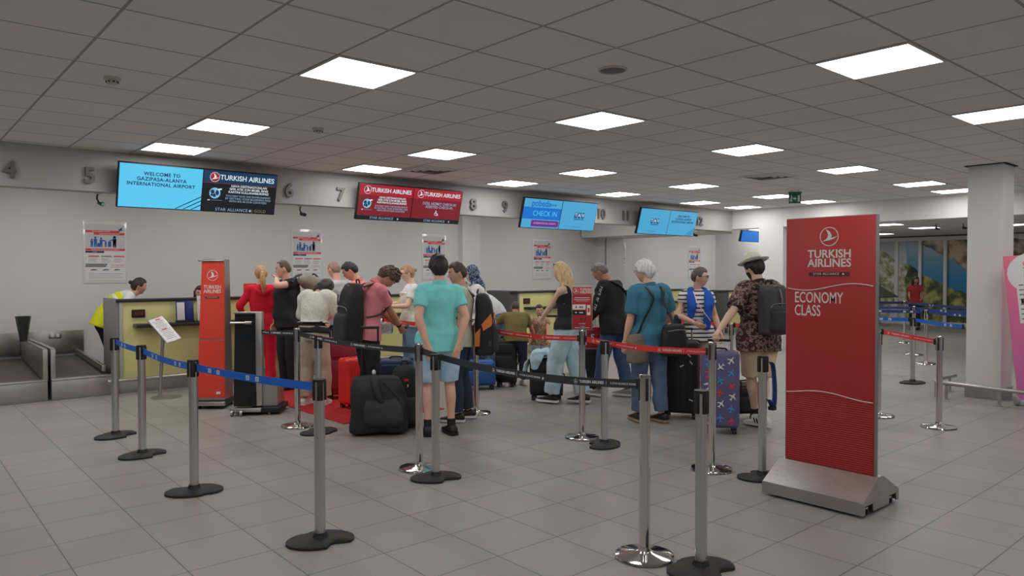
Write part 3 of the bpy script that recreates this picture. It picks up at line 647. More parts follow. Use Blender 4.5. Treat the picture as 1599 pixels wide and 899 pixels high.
# wedge base: profile in x,z extruded along y, ends notched for the castors
b = MB()
prof = [(-.284, .088), (-.284, .10), (-.045, .235), (.03, .235), (.284, .10), (.284, .088)]
prof_end = [(-.285, .02), (-.285, .10), (-.045, .235), (.03, .235), (.285, .10), (.285, .02), (.25, .02), (.25, .075), (.13, .075), (.13, .02), (-.13, .02), (-.13, .075), (-.25, .075), (-.25, .02)]
T = Matrix(((1, 0, 0, 0), (0, 0, -1, 0), (0, 1, 0, 0), (0, 0, 0, 1)))
b.prism(prof, -.365, .365, M_steel, T); b.prism(prof_end, .362, .368, M_steel, T); b.prism(prof_end, -.368, -.362, M_steel, T)
b.box((-.285, 0, .06), (.008, .738, .084), M_steel); b.box((.285, 0, .06), (.008, .738, .084), M_steel); b.build('wedge_base', t, 25)
for sx_ in (-1, 1):
    for sy in (-1, 1):
        b = MB(); b.cyl((sx_*.19-.012, sy*.335, .028), (sx_*.19+.012, sy*.335, .028), .028, M_black, n=18); c = b.build('castor', t)
        b = MB(); b.box((sx_*.19, sy*.335, .052), (.045, .04, .012), M_chrome, .002); b.box((sx_*.19-.018, sy*.335, .04), (.004, .03, .03), M_chrome); b.box((sx_*.19+.018, sy*.335, .04), (.004, .03, .03), M_chrome); b.build('castor_fork', c)
# left pylon sign
t = thing('airline_sign', 'narrow leaning red airline pylon sign in front of the lime counter', 'sign', (3.16, 9.27, 0), R(-38))
Wd = .30
def wedge(b, z0, z1, w0, w1, yf0, yf1, yb0, yb1, m, bev=.006):
    q = bmesh.new(); vs = [q.verts.new(p) for p in [(-w0/2, yf0, z0), (w0/2, yf0, z0), (w0/2, yb0, z0), (-w0/2, yb0, z0), (-w1/2, yf1, z1), (w1/2, yf1, z1), (w1/2, yb1, z1), (-w1/2, yb1, z1)]]
    for f in [(3, 2, 1, 0), (4, 5, 6, 7), (0, 1, 5, 4), (1, 2, 6, 5), (2, 3, 7, 6), (3, 0, 4, 7)]: q.faces.new([vs[i] for i in f])
    if bev: bmesh.ops.bevel(q, geom=list(q.edges), offset=bev, segments=2, affect='EDGES')
    b.bm(q, m)
b = MB(); wedge(b, .10, 1.82, .33, .27, -.15, -.03, .16, .16, M_alu); b.build('side_frame', t)
b = MB(); 
def fy(z): return -.15+.12*(z-.10)/1.72
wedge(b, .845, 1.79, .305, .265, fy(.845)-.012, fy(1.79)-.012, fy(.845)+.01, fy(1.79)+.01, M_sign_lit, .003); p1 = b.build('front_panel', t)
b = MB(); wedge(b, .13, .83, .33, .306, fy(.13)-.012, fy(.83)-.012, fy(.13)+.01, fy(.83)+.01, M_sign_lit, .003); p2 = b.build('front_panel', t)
tl = math.atan2(.12, 1.72)
def PY(x, z, o=.0): return T3((x, fy(z)-.0135-o, z), (1, 0, 0), (0, math.sin(tl), math.cos(tl)))
b = MB(); bird(b, PY(0, 1.62), .062, M_sw); b.build('bird_emblem', p1)
b = MB(); b.text('TURKISH\nAIRLINES', .062, M_sw, PY(0, 1.45), bold=.012, line=.85, sx=.85); b.build('airline_name', p1)
b = MB(); b.M = PY(0, 1.35); b.box((0, 0, .001), (.17, .022, .002), M_bar); b.text('STAR ALLIANCE', .016, M_sw, Matrix.Translation((0, 0, .003)), space=1.1); b.build('alliance_bar', p1)
b = MB(); b.M = PY(.09, .19); b.box((0, 0, .001), (.05, .03, .002), M_sw); b.build('sticker', p2)
b = MB(); b.cyl((-.17, -.058, 1.80), (.13, -.05, 1.80), .010, M_steel, n=12); b.build('top_bar', t)
b = MB(); b.box((0, .02, .065), (.36, .40, .07), M_black, .01); b.box((0, -.20, .065), (.37, .05, .05), M_steel, .01); b.build('plinth', t)
for x in (-.13, .13):
    for y in (-.17, .2):
        b = MB(); b.cyl((x-.012, y, .03), (x+.012, y, .03), .03, M_black, n=16); b.build('castor', t)
# dark glass baggage gauge
t = thing('baggage_gauge', 'dark glass baggage gauge pylon with silver edge and wheeled base', 'baggage gauge', (3.34, 8.58, 0), R(-36))
M_glass = mat('dark_glass', (.012, .014, .015, 1), .12, spec=.6)
b = MB(); b.M = Matrix.Translation((-.035, 0, 0)); wedge(b, .10, 1.18, .25, .235, -.16, -.10, -.10, -.05, M_glass, .004); b.build('glass_panel', t)
b = MB(); b.box((.125, -.08, .64), (.07, .12, 1.09), M_alu, .006); b.box((-.0, -.085, 1.185), (.32, .10, .02), M_alu, .005); b.build('edge_profile', t)
b = MB(); b.M = Matrix.Translation((.165, 0, 0)); b.prism([(-.1, .09), (.26, .09), (.20, .36), (-.1, .36)], -.14, .16, M_steel, Matrix(((0, 0, 1, 0), (1, 0, 0, 0), (0, 1, 0, 0), (0, 0, 0, 1)))); b.build('steel_housing', t)
b = MB(); b.cyl((-.19, -.145, 1.07), (-.02, -.145, 1.07), .011, M_chrome, n=12); b.cyl((.03, -.10, 1.07), (.03, -.145, 1.07), .016, M_chrome, n=12); b.cyl((-.02, -.145, 1.07), (.05, -.145, 1.07), .018, M_chrome, n=12); b.build('handle_bar', t)
b = MB(); b.box((.11, .04, .055), (.52, .46, .06), M_black, .01); b.box((-.01, -.2, .065), (.36, .06, .05), M_steel, .015); b.build('plinth', t)
for x, y in ((-.16, -.22), (-.05, -.24), (.25, -.15), (.25, .22), (-.1, .22)):
    b = MB(); b.cyl((x-.014, y, .032), (x+.014, y, .032), .032, M_alu, n=16); b.build('castor', t)

# ------------------------------------------------------------------ stanchions and belts
def chrome_post(x, y, label, h=1.06, group='chrome queue posts', rz=0):
    t = thing('queue_post', label, 'queue post', (x, y, 0), rz, group)
    b = MB(); b.lathe([(0, 0), (.168, 0), (.172, .006), (.168, .016), (.14, .024), (.06, .032), (.037, .04), (.034, .06), (0, .06)], M_chrome, n=48); b.build('base_disc', t)
    b = MB(); b.cyl((0, 0, .04), (0, 0, h-.16), .031, M_chrome, n=28); b.build('pole', t)
    b = MB(); b.cyl((0, 0, h-.16), (0, 0, h-.012), .0345, M_chrome, n=28); b.lathe([(0, h-.012), (.034, h-.012), (.032, h-.002), (.02, h), (0, h)], M_chrome, n=28); hd = b.build('belt_head', t)
    for k in range(4):
        b = MB(); a = k*PI/2; b.box((.0335*math.cos(a), .0335*math.sin(a), h-.085), (.008, .016, .13), M_black, .002, rot=(0, 0, a)); b.build('belt_slot', hd)
    return t
M_ribbed = mat('ribbed_aluminium', (.64, .64, .635, 1), .28, 1.0)
def rubber_post(x, y, label, h=1.0, rz=0.0, group='grey queue posts on rubber feet'):
    t = thing('queue_post', label, 'queue post', (x, y, 0), rz, group)
    def outline(k):
        P = []
        for q in range(64):
            a = 2*PI*q/64; r_ = 1.0
            d = abs(((a-R(-60)+PI) % (2*PI))-PI)            # round bite near the front
            if d < .42: r_ = .62+.38*(d/.42)**2
            d2 = abs(((a-R(118)+PI) % (2*PI))-PI)
            if d2 < .3: r_ = .88 if d2 < .15 else .96
            P.append((.205*r_*k*math.cos(a), .150*r_*k*math.sin(a)))
        return P
    b = MB(); o1, o2, o3 = outline(1.0), outline(1.0), outline(.86)
    vs = [(x_, y_, 0) for x_, y_ in o1]+[(x_, y_, .016) for x_, y_ in o2]+[(x_, y_, .028) for x_, y_ in o3]+[(x_*.3, y_*.3, .034) for x_, y_ in o3]
    fs = []
    for j in range(3):
        for k in range(64): fs.append((j*64+k, j*64+(k+1) % 64, (j+1)*64+(k+1) % 64, (j+1)*64+k))
    fs.append(tuple(range(64))[::-1]); fs.append(tuple(range(192, 256))); b.add(vs, fs, M_rubber); b.build('rubber_foot', t)
    n = 36; poly = []
    for q in range(n):
        a = 2*PI*q/n; r_ = .033-(.003 if q % 9 in (0,) else 0); poly.append((r_*math.cos(a), r_*math.sin(a)))
    b = MB(); b.prism(poly, .05, h-.12, M_ribbed); b.build('pole', t, 25)
    b = MB(); b.lathe([(0, .03), (.05, .03), (.042, .045), (.038, .06), (.0, .06)], M_black, n=28); b.build('collar', t)
    b = MB(); b.cyl((0, 0, h-.13), (0, 0, h-.012), .0325, M_ribbed, n=28); b.lathe([(0, h-.014), (.041, h-.014), (.041, h), (0, h)], M_black, n=24); hd = b.build('belt_head', t)
    for k in range(4):
        b = MB(); a = k*PI/2; b.box((.034*math.cos(a), .034*math.sin(a), h-.07), (.014, .036, .115), M_black, .003, rot=(0, 0, a)); b.build('belt_cassette', hd)
    return t
rubber_post(1.81, 8.22, 'grey blue-belt post farthest back beside the lime counter', rz=R(20))
rubber_post(1.80, 7.19, 'grey blue-belt post second farthest, in front of the document stand', rz=R(10))
rubber_post(1.79, 5.73, 'grey blue-belt post in front of the red pylon sign', rz=R(160))
rubber_post(2.04, 4.16, 'grey post at the near end of the blue belt', rz=R(-20))
chrome_post(3.41, 7.47, 'chrome black-belt post in front of the woman in beige trousers')
rubber_post(3.44, 7.03, 'grey beltless post behind the near blue belt end', 1.0, R(190))
chrome_post(3.44, 5.17, 'chrome black-belt post in front of the denim shorts')
rubber_post(3.37, 4.83, 'grey beltless post beside the denim shorts', 1.0, R(-25))
chrome_post(3.35, 2.70, 'large near chrome post at the end of the black belt', rz=R(-30))
rubber_post(3.43, 2.37, 'grey beltless post nearest the camera at the bottom edge', 1.0, R(-15))
chrome_post(5.30, 6.77, 'chrome red-belt post behind the man with the orange backpack')
chrome_post(5.31, 5.07, 'chrome post carrying the small red notice board', 1.08)
rubber_post(5.23, 4.70, 'grey beltless post beside the red notice board post', 1.0, R(200))
chrome_post(5.26, 3.53, 'chrome post at the red belt end before the aeroplane suitcase', 1.07)
rubber_post(5.35, 3.12, 'grey post with a folded blue belt beside the tall red sign', .98, R(150))
chrome_post(8.50, 2.91, 'chrome red-belt post right of the tall red sign', .97)
chrome_post(8.66, 3.60, 'chrome post mostly hidden behind the tall red sign', .97)
chrome_post(8.55, 5.45, 'chrome post behind the man in the hat', .97)
chrome_post(8.55, 8.3, 'chrome post hidden behind the man in the black top', .97)
rubber_post(11.59, 4.33, 'grey post of the nearest blue belt in front of the mural', .97, R(160))
chrome_post(14.19, 5.08, 'chrome post of the second blue belt, nearest the white column', .97, 'chrome posts before the mural')
chrome_post(15.55, 5.79, 'chrome post of the third blue belt before the mural', .97, 'chrome posts before the mural')
chrome_post(18.05, 6.93, 'chrome post farthest back before the mural', .97, 'chrome posts before the mural')
M_bblue = mat('belt_blue', ob(10, 72, 150), .6, bump=.15, bscale=500); M_bblack = mat('belt_black', ob(28, 32, 36), .6, bump=.15, bscale=500); M_bred = mat('belt_red', ob(196, 40, 38), .6, bump=.15, bscale=500); M_bdark = mat('belt_navy', ob(20, 40, 84), .6)
M_bw = mat('belt_print', ob(200, 205, 210), .6); M_bwd = mat('belt_print_dim', ob(150, 155, 160), .6)
def belt(p0, p1, m, label, prints=(), z0=.955, z1=.955, hgt=.052, sag=.012, group=None, name='queue_belt'):
    p0 = Vector((p0[0], p0[1], z0)); p1 = Vector((p1[0], p1[1], z1)); d = p1-p0; L = d.length; u = d.normalized(); u2 = Vector((u.x, u.y, 0)).normalized(); nrm = u2.cross(Vector((0, 0, 1)))
    if nrm.dot(-p0) < 0: nrm = -nrm
    p0 = p0+u2*.036; p1 = p1-u2*.036; d = p1-p0; L = d.length
    t = thing(name, label, 'queue belt', p0, 0, group)
    n = 14; vs = []; fs = []
    for k in range(n+1):
        q = k/n; c = d*q + Vector((0, 0, -sag*4*q*(1-q)))
        for sy, sz in ((1, -1), (1, 1), (-1, 1), (-1, -1)): vs.append(c + nrm*.0012*sy + Vector((0, 0, hgt/2*sz)))
    for k in range(n):
        for j in range(4): fs.append((4*k+j, 4*k+(j+1) % 4, 4*k+4+(j+1) % 4, 4*k+4+j))
    fs += [(0, 1, 2, 3), (4*n+3, 4*n+2, 4*n+1, 4*n)]
    b = MB(); b.add(vs, fs, m, False); rb = b.build('ribbon', t)
    for q in (0, 1):
        b = MB(); c = d*q + u2*(.012 if q == 0 else -.012); b.M = T3(c, u2, (0, 0, 1)); b.box((0, 0, 0), (.03, hgt+.012, .014), M_black, .003); b.build('end_clip', t)
    fl = 1 if nrm.cross(u2).z*1 > 0 else -1
    xd = u2*(-1) if (Vector((-u2.x, -u2.y, 0)).cross(Vector((0, 0, 1)))).dot(nrm) > 0 else u2
    for q, kind in prints:
        c = d*q + Vector((0, 0, -sag*4*q*(1-q))) + nrm*.002; b = MB(); F = T3(c, xd, (0, 0, 1)) if xd.cross(Vector((0, 0, 1))).dot(nrm) > 0 else T3(c, -xd, (0, 0, 1))
        sl = Matrix.Rotation(math.atan2((d.z-sag*4*(1-2*q)), L)*(1 if F.col[0].xyz.dot(u2) > 0 else -1), 4, 'Z'); F = F @ sl
        if kind == 'box':
            for x in (-.075, .045):
                if x > 0: b.build('belt_print', rb); b = MB()
                b.prism([(x, -.016), (x+.042, -.016), (x+.042, .014), (x, .014)], 0, .0006, M_bw, F)
                for r in range(3): b.prism([(x+.006, -.011+.008*r), (x+.036, -.011+.008*r), (x+.036, -.007+.008*r), (x+.006, -.007+.008*r)], 0, .0009, m, F)
        else:
            bird(b, F @ Matrix.Translation((-.20, 0, 0)), .016, M_bw)
            b.text('TURKISH AIRLINES', .026, M_bw, F @ Matrix.Translation((-.06, 0, .001)), bold=.01)
            b.prism([(.065, -.014), (.067, -.014), (.067, .014), (.065, .014)], 0, .0006, M_bwd, F)
            b.text('A STAR ALLIANCE MEMBER', .018, M_bwd, F @ Matrix.Translation((.21, 0, .001))); b.prism([(.345+.009*math.cos(k*PI/5), .009*math.sin(k*PI/5)) for k in range(10)], 0, .0006, M_bwd, F)
        b.build('belt_print', rb)
    return t
belt((1.81, 8.22), (1.80, 7.19), M_bblue, 'blue belt section farthest back by the lime counter', [(.35, 'box')], .965, .955)
belt((1.80, 7.19), (1.79, 5.73), M_bblue, 'blue belt section between the two posts before the document stand', [(.28, 'box'), (.75, 'box')], .955, .945, sag=.02)
belt((1.79, 5.73), (2.04, 4.16), M_bblue, 'blue belt section nearest the camera', [(.18, 'box'), (.52, 'box')], .945, .95, sag=.012)
belt((3.40, 8.95), (3.41, 7.47), M_bblack, 'black belt section passing the red tracksuit', [(.25, 'tk'), (.70, 'tk')], .955, 1.0)
belt((3.41, 7.47), (3.44, 5.17), M_bblack, 'black belt section in front of the black baggage', [(.22, 'tk'), (.60, 'tk')], 1.0, .995, sag=.03)
belt((3.44, 5.17), (3.35, 2.70), M_bblack, 'black belt section ending at the near chrome post', [(.50, 'tk'), (.86, 'tk')], .995, 1.0, sag=.06)
belt((5.30, 8.9), (5.30, 6.77), M_bred, 'red belt section behind the man in turquoise', [(.5, 'tk')], 1.0, 1.0, sag=.02)
belt((5.30, 6.77), (5.31, 5.07), M_bred, 'red belt section in front of the two boys', [(.35, 'tk'), (.8, 'tk')], 1.005, .99, sag=.03)
belt((5.31, 5.07), (5.26, 3.53), M_bred, 'red belt section in front of the white haired man', [(.22, 'tk'), (.78, 'tk')], .99, .985, sag=.03)
belt((8.50, 2.91), (8.66, 3.60), M_bred, 'red belt section right of the tall red sign', [(.55, 'tk')], .905, .97, sag=.0)
belt((8.66, 3.60), (8.55, 5.45), M_bred, 'red belt section behind the man in the hat', [], .96, .95)
belt((8.55, 5.45), (8.55, 8.3), M_bred, 'red belt section behind the white haired man', [], .95, .98)
belt((11.59, 4.33), (11.15, 6.8), M_bblue, 'bright blue belt left of the front mural post', [(.02+.12, 'box')], .94, .94, sag=.005)
belt((11.59, 4.33), (10.9, 3.42), M_bblue, 'bright blue belt running to the white column', [(.7, 'box')], .94, .92, sag=.01)
belt((14.19, 5.08), (13.9, 7.8), M_bdark, 'navy belt left of the second mural post', [(.1, 'box'), (.3, 'box')], .93, .93, sag=.01)
belt((14.19, 5.08), (13.3, 3.8), M_bdark, 'navy belt right of the second mural post', [(.5, 'box')], .93, .93, sag=.01)
belt((15.55, 5.79), (15.0, 8.2), M_bdark, 'navy belt left of the third mural post', [(.3, 'box')], .93, .93, sag=.01)
belt((15.55, 5.79), (14.55, 4.4), M_bdark, 'navy belt right of the third mural post', [(.5, 'box')], .93, .93, sag=.01)
belt((18.05, 6.93), (17.6, 9.0), M_bdark, 'navy belt left of the farthest mural post', [(.3, 'box')], .93, .93, sag=.01)
belt((18.05, 6.93), (16.3, 4.9), M_bdark, 'navy belt right of the farthest mural post', [(.4, 'box')], .93, .93, sag=.01)
t = thing('queue_belt', 'folded blue belt end hanging from the post beside the sign', 'queue belt', (5.385, 3.085, .93))
b = MB(); b.tube([(.0, 0, .0), (.035, -.012, -.03), (.05, -.02, -.2), (.045, -.02, -.33), (.03, -.012, -.36), (.0, 0, -.30)], 1, mat('belt_blue_dark', ob(24, 48, 96), .6), 8, 4, flat=(.003, .026), up=(1, -.3, 0)); b.build('ribbon', t)
b = MB(); b.box((.03, -.012, -.37), (.05, .05, .03), M_black, .004); b.build('end_clip', t)
# small red notice board on its post
t = thing('notice_board', 'small red airline notice board on top of a chrome post', 'notice board', (5.31, 5.07, 1.08), R(-47))
b = MB(); b.box((0, 0, .215), (.205, .02, .44), M_alu, .004); b.cyl((0, .0, 0), (0, 0, .04), .028, M_alu, n=16); b.build('frame', t)
b = MB(); b.box((0, -.0115, .215), (.19, .003, .42), M_sign, .001); fp = b.build('face_sheet', t)
def NB(x, z, o=0): return T3((x, -.0135-o, z), (1, 0, 0), (0, 0, 1))
b = MB(); bird(b, NB(-.06, .385), .026, M_sw); b.text('TURKISH\nAIRLINES', .034, M_sw, NB(.035, .385), bold=.015, line=.8, sx=.85); b.build('airline_name', fp)
b = MB()
b.box((0, -.0135, .335), (.185, .002, .006), M_bar); b.box((0, -.0135, .318), (.15, .002, .006), M_sw); b.box((0, -.0135, .30), (.16, .002, .004), M_sw); b.box((0, -.0135, .285), (.12, .002, .003), M_sw)
b.box((-.03, -.0135, .225), (.13, .002, .05), M_sw); b.box((-.03, -.0135, .17), (.13, .002, .045), M_black); b.box((.065, -.0135, .195), (.035, .002, .1), M_sw); b.box((.065, -.015, .195), (.018, .002, .04), M_sign)
for x in (-.06, -.02, .0): b.box((x, -.015, .225), (.016, .002, .02), M_text); b.box((x, -.015, .17), (.016, .002, .012), M_sw)
b.box((-.01, -.0135, .105), (.02, .002, .025), M_bar); b.box((.035, -.0135, .11), (.018, .002, .035), M_bar); b.box((0, -.0135, .06), (.07, .002, .004), M_sw); b.box((0, -.0135, .02), (.15, .002, .004), M_sw); b.build('printed_panel', fp)

# ------------------------------------------------------------------ floor mat, column guard, banner, far board, shoe tip
b = MB(); b.box((4.5, 8.6, .005), (1.35, 2.75, .010), mat('red_carpet', ob(136, 26, 30), .95, bump=.5, bscale=300, vary=.08, vscale=12), .004)
tag(b.build('floor_mat'), 'red carpet runner under the queue in front of the counters', 'carpet')
t = thing('column_guard', 'low steel guard rail around the foot of the white column', 'guard rail', (10.5, 3.1, 0))
b = MB(); b.tube([(.05, .55, .20), (-.03, .45, .205), (-.10, -.05, .205), (-.16, -.55, .205)], .026, M_steel, 14, 3); b.tube([(.05, .55, .2), (.3, .62, .2), (.9, .6, .2)], .026, M_steel, 12, 2); b.build('rail_tube', t)
for x, y in ((.05, .55), (-.03, .4), (-.12, -.22), (.7, .6)):
    b = MB(); b.cyl((x, y, 0), (x, y, .19), .018, M_steel, n=12); b.lathe([(0, 0), (.04, 0), (.04, .006), (0, .008)], M_steel, (x, y, 0), 16); b.build('rail_leg', t)
t = thing('advert_board', 'pink special offer advert board leaning beside the white column', 'advert board', (10.62, 2.74, 0), math.atan2(-.8, .6))
lean = R(5)
m = bpy.data.materials.new('advert_pink'); m.use_nodes = True; nt = m.node_tree; tc = nt.nodes.new('ShaderNodeTexCoord'); sp = nt.nodes.new('ShaderNodeSeparateXYZ'); cr = nt.nodes.new('ShaderNodeValToRGB')
nt.links.new(tc.outputs['Generated'], sp.inputs[0]); nt.links.new(sp.outputs[2], cr.inputs[0]); nt.links.new(cr.outputs[0], nt.nodes['Principled BSDF'].inputs['Base Color'])
cr.color_ramp.elements[0].color = ob(160, 88, 142); cr.color_ramp.elements[1].color = ob(176, 76, 96); nt.nodes['Principled BSDF'].inputs['Roughness'].default_value = .4
b = MB(); b.box((.42, 0, .95), (.84, .02, 1.80), m, .003); bd = b.build('board', t); bd.rotation_euler = (-lean, R(-4), 0)
def AB(x, z, o=0): return T3((x, -.0105-o, z), (1, 0, 0), (0, 0, 1))
b = MB(); b.prism([(.32+.30*math.cos(a), 1.62+.26*math.sin(a)) for a in [PI*.5+PI*k/12 for k in range(13)]] + [(.8, 1.36), (.8, 1.84), (.32, 1.84)][0:1] + [(.8, 1.84)], 0, .001, M_paper, AB(0, 0)); 
b.text('SPECIAL\nOFFER', .12, M_rprint, AB(.20, 1.66, .002), 'LEFT', sx=.75); b.build('headline', bd)
b = MB(); b.box((.16, -.012, 1.28), (.10, .003, .55), M_paper); 
for r in range(8): b.box((.16, -.014, 1.06+.06*r), (.05, .002, .015), M_text)
b.box((.16, -.0145, 1.28), (.03, .002, .06), M_black); b.build('printed_panel', bd); b = MB(); b.box((.42, -.012, .9), (.25, .003, .5), mat('advert_lilac', ob(176, 140, 206), .4)); b.build('colour_panel', bd); b = MB(); b.box((.35, -.012, .5), (.12, .003, .3), M_paper); b.build('price_panel', bd)
b = MB(); b.box((.42, .03, .045), (.86, .09, .05), mat('pale_plastic', (.6, .63, .66, 1), .4), .01); b.build('foot_bar', t)
b = MB(); b.box((.42, .62, .75), (.06, .03, 1.5), M_grey, .004, rot=(R(10), 0, 0)); b.build('rear_strut', t)
for x in (-.02, .8):
    b = MB(); b.cyl((x-.02, .0, .055), (x+.02, .0, .055), .055, mat('grey_castor', (.3, .31, .32, 1), .5), n=20); b.build('castor', t)
t = thing('info_board', 'dark sloping info board on a stand in front of the mural', 'info board', (23.2, 9.65, 0), R(-40))
b = MB(); b.lathe([(0, 0), (.3, 0), (.3, .02), (.05, .04), (0, .04)], M_grey, n=24); b.build('base_disc', t)
b = MB(); b.cyl((0, 0, .03), (0, 0, .95), .04, M_grey, n=14); b.build('pole', t)
b = MB(); b.prism([(-.5, .25), (.1, .32), (.5, -.22), (-.5, -.25)], 0, .03, M_panel_dark, T3((0, 0, 1.02), (1, 0, 0), (0, .75, .66))); b.build('board', t)

# ------------------------------------------------------------------ suitcases and bags standing on the floor
def suitcase(name, x, y, rz, w, d, h, m, label, ribs=0, handle=0.0, hm=None, soft=False, wheels=True, cat='suitcase', trim=None):
    t = thing(name, label, cat, (x, y, 0), rz); z0 = .06 if wheels else .0
    b = MB(); b.box((0, 0, z0+(h-z0)/2), (w, d, h-z0), m, .045 if not soft else .06, 4)
    if ribs:
        for k in range(ribs):
            xx = -w*.38+w*.76*k/(ribs-1)
            for s in (-1, 1): b.box((xx, s*(d/2-.001), z0+(h-z0)*.5), (.016, .012, (h-z0)*.78), m, .005)
    sh = b.build('shell', t)
    b = MB(); zz = .004
    b.box((0, 0, z0+(h-z0)/2), (w+.006, .012, h-z0+.006), trim or M_black, .046, 4); b.build('zip_seam', t)
    if soft:
        b = MB(); b.box((0, -d/2-.012, z0+(h-z0)*.36), (w*.82, .04, (h-z0)*.5), m, .018, 3); b.box((0, -d/2-.008, z0+(h-z0)*.78), (w*.82, .03, (h-z0)*.22), m, .012, 3); b.build('front_pocket', t)
    b = MB(); b.tube([(-.07, 0, h-.004), (-.06, 0, h+.022), (.06, 0, h+.022), (.07, 0, h-.004)], .009, M_black, 8, 2, flat=(1.6, .8)); b.build('carry_handle', t)
    b = MB(); b.tube([(w/2-.004, 0, h*.45), (w/2+.022, 0, h*.47), (w/2+.022, 0, h*.62), (w/2-.004, 0, h*.64)], .009, M_black, 8, 2); b.build('side_handle', t)
    if handle:
        b = MB()
        for s in (-1, 1): b.cyl((s*w*.27, d*.32, h-.02), (s*w*.27, d*.32, h+handle), .009, hm or M_alu, n=10)
        b.box((0, d*.32, h+handle), (w*.62, .028, .026), M_black, .008); b.build('telescopic_handle', t)
    if wheels:
        for sx_ in (-1, 1):
            for sy in (-1, 1):
                b = MB(); cx, cy = sx_*(w/2-.05), sy*(d/2-.045)
                for q in (-.012, .012): b.cyl((cx+q-.008, cy, .026), (cx+q+.008, cy, .026), .026, M_black, n=16)
                wl = b.build('wheel', t); b = MB(); b.box((cx, cy, .055), (.05, .05, .02), M_black, .006); b.cyl((cx-.021, cy, .026), (cx+.021, cy, .026), .010, M_alu, n=10); b.build('wheel_fork', wl)
    return t
